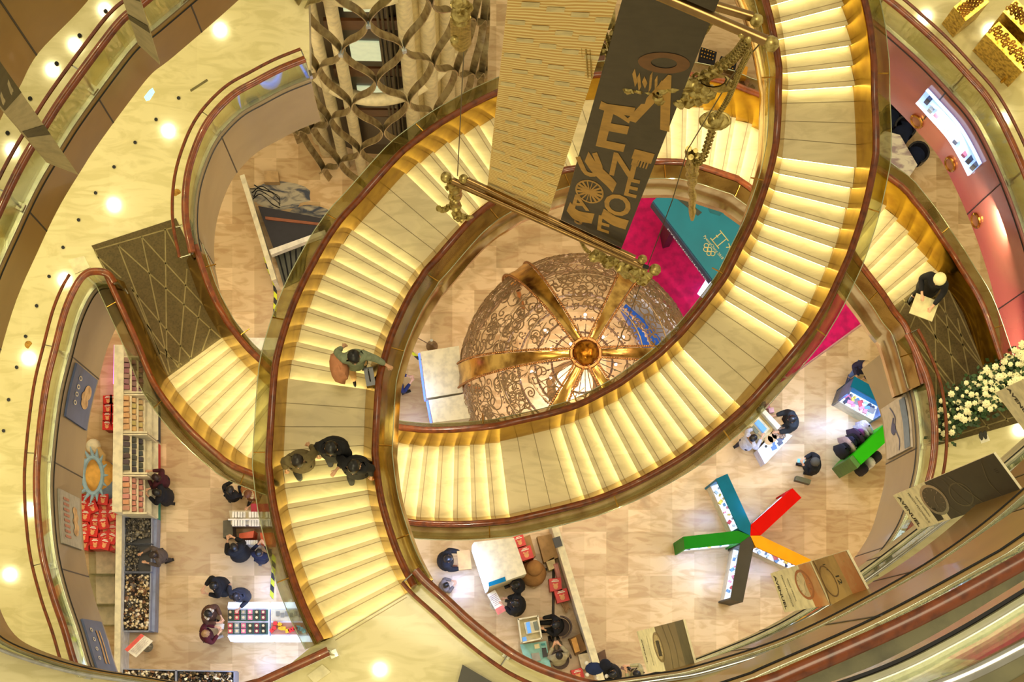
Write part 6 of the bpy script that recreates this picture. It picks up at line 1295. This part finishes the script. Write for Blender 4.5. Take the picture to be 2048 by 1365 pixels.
# ------------------------------------------------------------------ carpets, flowers and small things on the galleries
def carpet(lab, outline, z, band):
    t = thing('carpet', lab, 'carpet', P(outline[0][0], outline[0][1], H - z)); t.location.z = z
    q = [P(x, y, H - z) for x, y in outline]; MB().prism(q, z + .001, z + .015).build('pile', mat('carpet_olive', (92, 78, 48), .95, noise_=(30, .2, (76, 64, 40))), t)
    m_ = mat('carpet_line', (138, 124, 84), .95)
    for a, b in band:
        A_, B_ = P(*a, H - z - .016), P(*b, H - z - .016); d = (B_ - A_).normalized(); n = Vector((-d.y, d.x, 0)) * .012
        mb = MB(); mb.add([A_ - n, B_ - n, B_ + n, A_ + n, A_ - n - Vector((0, 0, .006)), B_ - n - Vector((0, 0, .006)), B_ + n - Vector((0, 0, .006)), A_ + n - Vector((0, 0, .006))], [(0, 1, 2, 3), (0, 4, 5, 1), (2, 6, 7, 3)]); mb.build('woven_line', m_, t)
def xs(z0, pts): return [((a / z0[2] + z0[0]), (b / z0[2] + z0[1])) for a, b in pts]
k2 = (0, 440, 2.968)
lines = []
for a, b in (((700, 150), (950, 800)), ((700, 150), (1310, 700)), ((840, 100), (1330, 640)), ((840, 100), (1010, 905)), ((980, 50), (990, 830)), ((990, 60), (1080, 230)), ((580, 220), (720, 345)), ((780, 410), (1140, 830)), ((870, 620), (1060, 880)), ((1110, 290), (1060, 880)), ((1190, 510), (1130, 840)), ((1250, 640), (1200, 780)), ((950, 780), (1080, 860)), ((560, 180), (1080, 30)), ((560, 180), (650, 350)), ((780, 400), (1000, 920))):
    lines.append(xs(k2, (a, b)))
carpet('olive carpet with a lattice of thin lines leading onto the left stair', ((183, 492), (352, 437), (372, 480), (378, 512), (374, 524), (403, 605), (445.3, 677.6), (336.5, 756.7), (290, 672), (249, 590), (236, 574), (222, 555)), LV[1], lines)
k8 = (1560, 440, 2.844); lines = []
for a, b in (((640, 500), (1190, 1190)), ((700, 450), (1300, 1150)), ((780, 400), (760, 520)), ((830, 400), (730, 640)), ((880, 420), (890, 1060)), ((930, 420), (1000, 990)), ((770, 400), (1160, 850)), ((690, 560), (1000, 1000)), ((800, 470), (900, 700)), ((850, 400), (1200, 900)), ((1010, 560), (1090, 960)), ((760, 700), (880, 870)), ((720, 460), (640, 600)), ((960, 400), (1160, 840)), ((890, 1260), (1370, 1110))):
    lines.append(xs(k8, (a, b)))
carpet('olive carpet with a lattice of thin lines leading off the right stair', ((1785.5, 611.9), (1874.7, 543.3), (1900, 585), (1925, 625), (1950, 690), (1968, 735), (2005, 765), (2060, 800), (2060, 840), (1873, 892), (1866, 845), (1858, 780), (1832, 712), (1815, 668)), LV[1], lines)
mb = MB(); mb.prism([P(x, y, D1) for x, y in ((1956, 868), (1972, 862), (1980, 882), (1962, 888))], LV[1] + .001, LV[1] + .008); 
tg = thing('floor_sticker', 'white floor sticker with two black footprints near the carpet edge', 'sticker', P(1966, 875, D1)); mb.build('sheet', M_white, tg)
for x, y in ((1962, 871), (1970, 869)):
    for dy, s_ in ((0, .07), (5.5, .045)): MB().ball(P(x + dy * .3, y + dy, D1 - .02), s_, 10, (.6, 1.1, .05)).build('footprint', M_ink, tg)
# planter with white flowers
pt = thing('flower_box', 'long green planter crowded with white blooms at the edge of the right carpet', 'planter', P(1960, 810, D1 - .1)); pt.location.z = LV[1]
axis = [P(x, y, D1 - .6) for x, y in ((1880, 845), (1920, 815), (1965, 790), (2010, 760), (2060, 728))]; ax_ = crom(axis, 8)
mb = MB(); a = offs([Vector((p.x, p.y, LV[1])) for p in ax_], .28); b = offs([Vector((p.x, p.y, LV[1])) for p in ax_], -.28); mb.loft([up(a, .02), up(a, .5), up(b, .5), up(b, .02)]); mb.build('trough', mat('trough_green', (30, 46, 24), .7), pt)
rr = random.Random(8); lm = MB(); 
for k in range(1500):
    p = ax_[rr.randrange(len(ax_))] + Vector((rr.uniform(-.2, .2), 0, 0)); p = Vector((p.x + rr.uniform(-.1, .1), p.y + rr.uniform(-.42, .42), LV[1] + rr.uniform(.4, .85))); a = rr.uniform(0, 6.28); d = Vector((math.cos(a), math.sin(a), rr.uniform(-.2, .5))) * rr.uniform(.06, .12); n = Vector((-d.y, d.x, 0)) * .35
    lm.add([p, p + d * .5 + n, p + d, p + d * .5 - n], [(0, 1, 2, 3)])
o = lm.build('foliage', mat('leaf_green', (44, 76, 30), .6, noise_=(5, .3, (20, 44, 16))), pt); o['kind'] = 'stuff'
bl = MB(); 
for ring_ in range(4):
    for k in range(7):
        a = k * 2 * PI / 7 + ring_ * .4; r = .06 - ring_ * .013; bl.ball((r * math.cos(a), r * math.sin(a), .012 * ring_), .026 - .003 * ring_, 6, (1, 1, .7))
blm = bl.build('flower', mat('petal_cream', (244, 238, 196), .7), pt, True); loc(blm); blm.location = (0, 0, .9)
pts_ = []
for k in range(96):
    for _ in range(30):
        u = rr.random() ** .85; i = int(u * (len(ax_) - 1)); p = ax_[i] + Vector((rr.uniform(-.12, .12), rr.uniform(-.40, .40) * (.8 + .3 * u), 0))
        if all((p - q).length > .1 for q in pts_): break
    pts_.append(p); o = blm if k == 0 else blm.copy()
    if k: C.objects.link(o); o.parent = pt
    o.location = (p.x - pt.location.x, p.y - pt.location.y, rr.uniform(.72, .9)); s_ = rr.uniform(.55, 1.25) * (1 if u > .4 else .75); o.scale = (s_, s_, s_)
# blue promotional boards hung on the lower left fascia and one on the right
def fboard(curve, p0, p1, dz0, dz1, lab, base, art):
    ia, ib = sorted((near(curve, p0[0], p0[1], H - LV[1] - dz0), near(curve, p1[0], p1[1], H - LV[1] - dz0))); sg_ = curve[ia:ib + 1]
    n = offs(sg_[:2], 1)[0] - sg_[0]; s_ = 1 if n.dot(Vector((2, 9, 0)) - sg_[0]) > 0 else -1
    if sg_[0].y < sg_[-1].y: sg_ = sg_[::-1]; s_ = -s_
    t = thing('fascia_poster', lab, 'poster', sg_[0] + Vector((0, 0, dz1)))
    def Q(u, v, d=0):
        x = u * (len(sg_) - 1); i = min(int(x), len(sg_) - 2); return offs(sg_, s_ * (.065 + d))[i].lerp(offs(sg_, s_ * (.065 + d))[i + 1], x - i) + Vector((0, 0, dz0 + (dz1 - dz0) * v))
    mb = MB(); m = 8; mb.loft([[Q(i / m, 0, 0), Q(i / m, 0, .045), Q(i / m, 1, .045), Q(i / m, 1, 0), Q(i / m, 0, 0)] for i in range(m + 1)]); mb.build('board', base, t)
    art(Q, t); return t
def near(pts, x, y, D):
    p = P(x, y, D); return min(range(len(pts)), key=lambda i: (Vector((pts[i].x - p.x, pts[i].y - p.y, 0))).length)
LLf = resample(LL, .12); RIf = resample(RI, .12)
M_pbl = mat('poster_blue', (92, 108, 152), .5, noise_=(2, .1, None)); M_ppch = mat('poster_peach', (216, 180, 130), .6, noise_=(6, .2, (170, 130, 90)))
def art1(Q, t):
    mb = MB(); 
    for k in range(7): disc(mb, Q, .45 + .12 * math.sin(k * 2.1), .62 + .04 * (k % 3), .10 + .02 * (k % 3), .16, .056 + .0008 * k, 12)
    mb.build('food_print', M_ppch, t)
    mb = MB()
    for k, u in enumerate((.2, .36, .5, .66)): disc(mb, Q, u, .26, .045, .07, .058, 10, inner=.55)
    mb.build('title_print', M_white, t)
def art2(Q, t):
    mb = MB(); 
    for k in range(8): patch(mb, Q, .12 + k * .1, .15, .17 + k * .1, .42, .057)
    mb.build('text_print', mat('print_rust', (190, 130, 110), .6), t); mb = MB()
    for k in range(5): disc(mb, Q, .3 + .1 * k, .7 + .05 * (k % 2), .08, .12, .057 + .0008 * k, 12)
    mb.build('food_print', M_ppch, t)
def art3(Q, t):
    mb = MB(); stroke(mb, Q, [(.2, .5), (.5, .55), (.85, .52)], .08, .057, 1); stroke(mb, Q, [(.2, .66), (.5, .7), (.85, .68)], .06, .057, 1); mb.build('food_print', M_ppch, t)
    mb = MB(); 
    for k in range(4): disc(mb, Q, .2 + .18 * k, .25, .04, .07, .058, 10, inner=.5)
    mb.build('title_print', M_white, t)
fboard(LLf, (140, 728), (121, 833), -.4, -2.4, 'blue poster with peach food art hung on the left gallery edge, upper one', M_pbl, art1)
fboard(LLf, (113, 983), (124, 1092), -.4, -2.3, 'pale poster with rust lettering hung on the left gallery edge, middle one', mat('poster_pale', (176, 172, 160), .5), art2)
fboard(LLf, (154, 1240), (190, 1342), -.4, -2.3, 'blue poster with two pale strips hung on the left gallery edge, lowest one', M_pbl, art3)
def art4(Q, t):
    mb = MB(); patch(mb, Q, .06, .55, .98, .98, .056); mb.build('field_print', mat('print_blue_grey', (120, 136, 160), .6), t) if 0 else None
    mb = MB(); stroke(mb, Q, [(.08, .62), (.3, .5), (.5, .55), (.75, .42), (.95, .45)], .03, .058, 1); disc(mb, Q, .5, .62, .12, .1, .058, 7); stroke(mb, Q, [(.3, .56), (.5, .7), (.6, .62)], .05, .058, 1); mb.build('figure_print', mat('print_indigo', (84, 90, 130), .6), t)
    mb = MB(); patch(mb, Q, .05, .0, .98, .22, .0565); mb.build('band_print', mat('print_slate', (122, 138, 160), .6), t)
fboard(RIf, (1811, 792), (1826, 897), -.3, -2.3, 'grey poster with an indigo figure hung on the right gallery edge', mat('poster_grey', (196, 184, 170), .5), art4)
# added glowing strip and objects imitating a showcase reflected in the rose fascia
def near(pts, x, y, D):
    p = P(x, y, D); return min(range(len(pts)), key=lambda i: (Vector((pts[i].x - p.x, pts[i].y - p.y, 0))).length)
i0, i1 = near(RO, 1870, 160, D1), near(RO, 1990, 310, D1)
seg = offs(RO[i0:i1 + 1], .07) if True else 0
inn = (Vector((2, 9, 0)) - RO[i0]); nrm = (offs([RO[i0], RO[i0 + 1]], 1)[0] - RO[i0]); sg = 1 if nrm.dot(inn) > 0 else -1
t = thing('reflected_showcase', 'bluish lit showcase strip set into the rose coloured gallery edge', 'showcase', seg[0])  # added glowing strip imitating a showcase reflected in the fascia
mb = MB(); sA = offs(RO[i0:i1 + 1], sg * .08); mb.loft([up(sA, -.5), up(sA, -1.25)]); mb.build('reflection_panel', mat('reflection_glow', (150, 190, 255), .3, emit=(150, 190, 255), es=.9), t)
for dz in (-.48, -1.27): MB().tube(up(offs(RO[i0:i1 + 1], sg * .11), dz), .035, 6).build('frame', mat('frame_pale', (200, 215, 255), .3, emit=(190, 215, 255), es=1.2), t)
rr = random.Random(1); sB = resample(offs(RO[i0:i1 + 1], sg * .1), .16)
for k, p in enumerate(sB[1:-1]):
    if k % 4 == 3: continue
    MB().box((p.x, p.y, LV[1] - .62 - .12 - rr.uniform(0, .35)), (.1, .1, rr.uniform(.12, .3)), .8).build('reflected_object', mat('obj_slate_%d' % (k % 3), ((60, 76, 110), (110, 120, 140), (150, 90, 130))[k % 3], .5), t)
for x, y in ((1841, 232), (1905, 328), (1960, 432)):  # rings and discs imitating lamps reflected in the polished fascia
    i = near(RO, NX + (x - NX) * (H - LV[1] + 1.9) / (H - LV[1]) * 1.0, NY + (y - NY) * (H - LV[1] + 1.9) / (H - LV[1]), D1 + 1.9)
    p = P(x, y, D1 + 2.0); i = min(range(len(RO)), key=lambda j: (Vector((RO[j].x - p.x, RO[j].y - p.y, 0))).length); c = RO[i]; T_ = (RO[min(i + 1, len(RO) - 1)] - RO[i - 1]).normalized(); N_ = Vector((-T_.y, T_.x, 0)) * sg
    c = Vector((c.x, c.y, LV[1] - 2.0)) + N_ * .09; t = thing('lamp_reflection', 'round brass rimmed vent on the rose gallery edge, ' + {1841: 'nearest the stair', 1905: 'middle one', 1960: 'farthest down'}[x], 'vent', c)  # brass ring imitating a lamp reflected in the fascia, not a vent
    MB().tube([c + T_ * .14 * math.cos(a * PI / 10) + Vector((0, 0, .22 * math.sin(a * PI / 10))) for a in range(20)], .03, 6, closed=True).build('rim', M_gold, t)
    MB().add([c + T_ * .13 * math.cos(a * PI / 10) + Vector((0, 0, .21 * math.sin(a * PI / 10))) for a in range(20)], [tuple(range(20))]).build('grille', mat('reflection_tan', (130, 84, 60), .5), t)  # flat disc of the imitated lamp reflection, not an opening
# gilt furniture on the upper right gallery
t = thing('gilt_screen', 'ornate gilt screen standing on the upper right gallery', 'screen', P(1960, 60, D1)); t.location.z = LV[1]
for (x0, y0), (x1, y1) in (((1928, 38), (1975, 0)), ((1975, 65), (2048, 140)), ((2010, 20), (2060, 70))):
    a, b = P(x0, y0, D1 - .9), P(x1, y1, D1 - .9); mb = MB(); d = (b - a); n = Vector((-d.y, d.x, 0)).normalized() * .05
    mb.prism([a - n, b - n, b + n * 6, a + n * 6], LV[1] + .01, LV[1] + .9); mb.build('panel', mat('gilt_panel', (226, 190, 90), .3, .9, noise_=(14, .3, (150, 110, 30))), t)
    sb = MB()
    for k in range(26):
        q = a.lerp(b, (k + .5) / 26) + n * (1 + 4 * ((k * 7) % 5) / 5); sb.tube([q + Vector((.05 * math.cos(j) * (1 - j / 9), .05 * math.sin(j) * (1 - j / 9), LV[1] + .92 - q.z)) for j in range(8)], .012, 4)
    o = sb.build('scroll_work', M_dgold, t)
for (a, b) in (((1992, 130), (2048, 30)), ((2002, 165), (2060, 110))): MB().tube([P(*a, D1 - .1), P(*b, D1 - .1)], .03, 6).build('rod', mat('gilt_panel', (226, 190, 90), .3, .9), t)
# small things
tag(MB().prism([P(x, y, D1 - .9) for x, y in ((136, 520), (168, 512), (180, 535), (150, 548))], LV[1] + .86, LV[1] + .9).build('notice_plate', M_cream), 'cream notice plate leaning at the corner of the left balustrade', 'notice')
tag(MB().tube([P(150, 530, D1 - .85), P(150, 530, D1)], .02, 6).build('plate_stand', M_steel), 'thin stand under the cream notice plate', 'stand')
tag(MB().prism([P(x, y, D2) for x, y in ((615, 1352), (645, 1330), (662, 1345), (630, 1368))], LV[2] + .001, LV[2] + .05).build('notice_board', M_cream), 'small cream notice board on the floor below the stair head corner', 'notice')
tag(MB().prism([P(x, y, D2 - .5) for x, y in ((925, 1330), (1010, 1380), (1010, 1460), (890, 1460))], LV[2] + .001, LV[2] + .5).build('dark_case', mat('case_charcoal', (44, 40, 36), .5)), 'dark box at the bottom edge beside the thin lower rail', 'box')
tag(MB().prism([P(x, y, D1) for x, y in ((380, 180), (414, 158), (416, 162), (382, 184))], LV[1] + .001, LV[1] + .01).build('floor_grille', mat('vent_olive', (110, 100, 60), .6)), 'slim floor grille on the left gallery', 'grille')
sp = [(78, 206), (113, 127), (159, 71), (211, 22), (60, 197)]
for k, (x, y, D, z) in enumerate([(357, 196, D1, 1), (312, 239, D1, 1), (270, 285, D1, 1), (228, 334, D1, 1), (191, 386, D1, 1), (157, 440, D1, 1), (126, 495, D1, 1), (98, 553, D1, 1), (73, 612, D1, 1), (51, 673, D1, 1), (33, 735, D1, 1), (17, 800, D1, 1), (7, 862, D1, 1), (211, 22, D2, 2), (159, 71, D2, 2), (113, 127, D2, 2), (60, 197, D2, 2), (15, 266, D2, 2)]):
    tag(MB().tube([P(x, y, D), P(x, y, D - .03)], .035, 8).build('floor_stud', M_dark), 'dark stud in the %s gallery floor, %s from the top of its row' % (('left', ORD[k]) if z == 1 else ('upper left', ORD[k - 13])), 'floor stud', 'studs in the left gallery floor' if z == 1 else 'studs in the upper left gallery floor')
for x, y in ((354, 386), (57, 690)): tag(MB().tube([P(x, y, D1), P(x, y, D1 - .012)], .075, 16).build('floor_disc', M_gold), 'round brass disc in the left gallery floor, %s' % ('beside the handrail near the carpet' if x == 354 else 'near the left border'), 'disc')
tag(MB().prism([P(x, y, D2) for x, y in ((286, 190), (297, 176), (303, 172), (293, 188))], LV[2] - .3, LV[2] - .1).build('exit_lamp', mat('exit_green', (120, 255, 220), .3, emit=(120, 255, 230), es=3)), 'small turquoise glowing sign at the lower edge of the upper left gallery', 'sign')
for x, y in ((25, 70),): pass
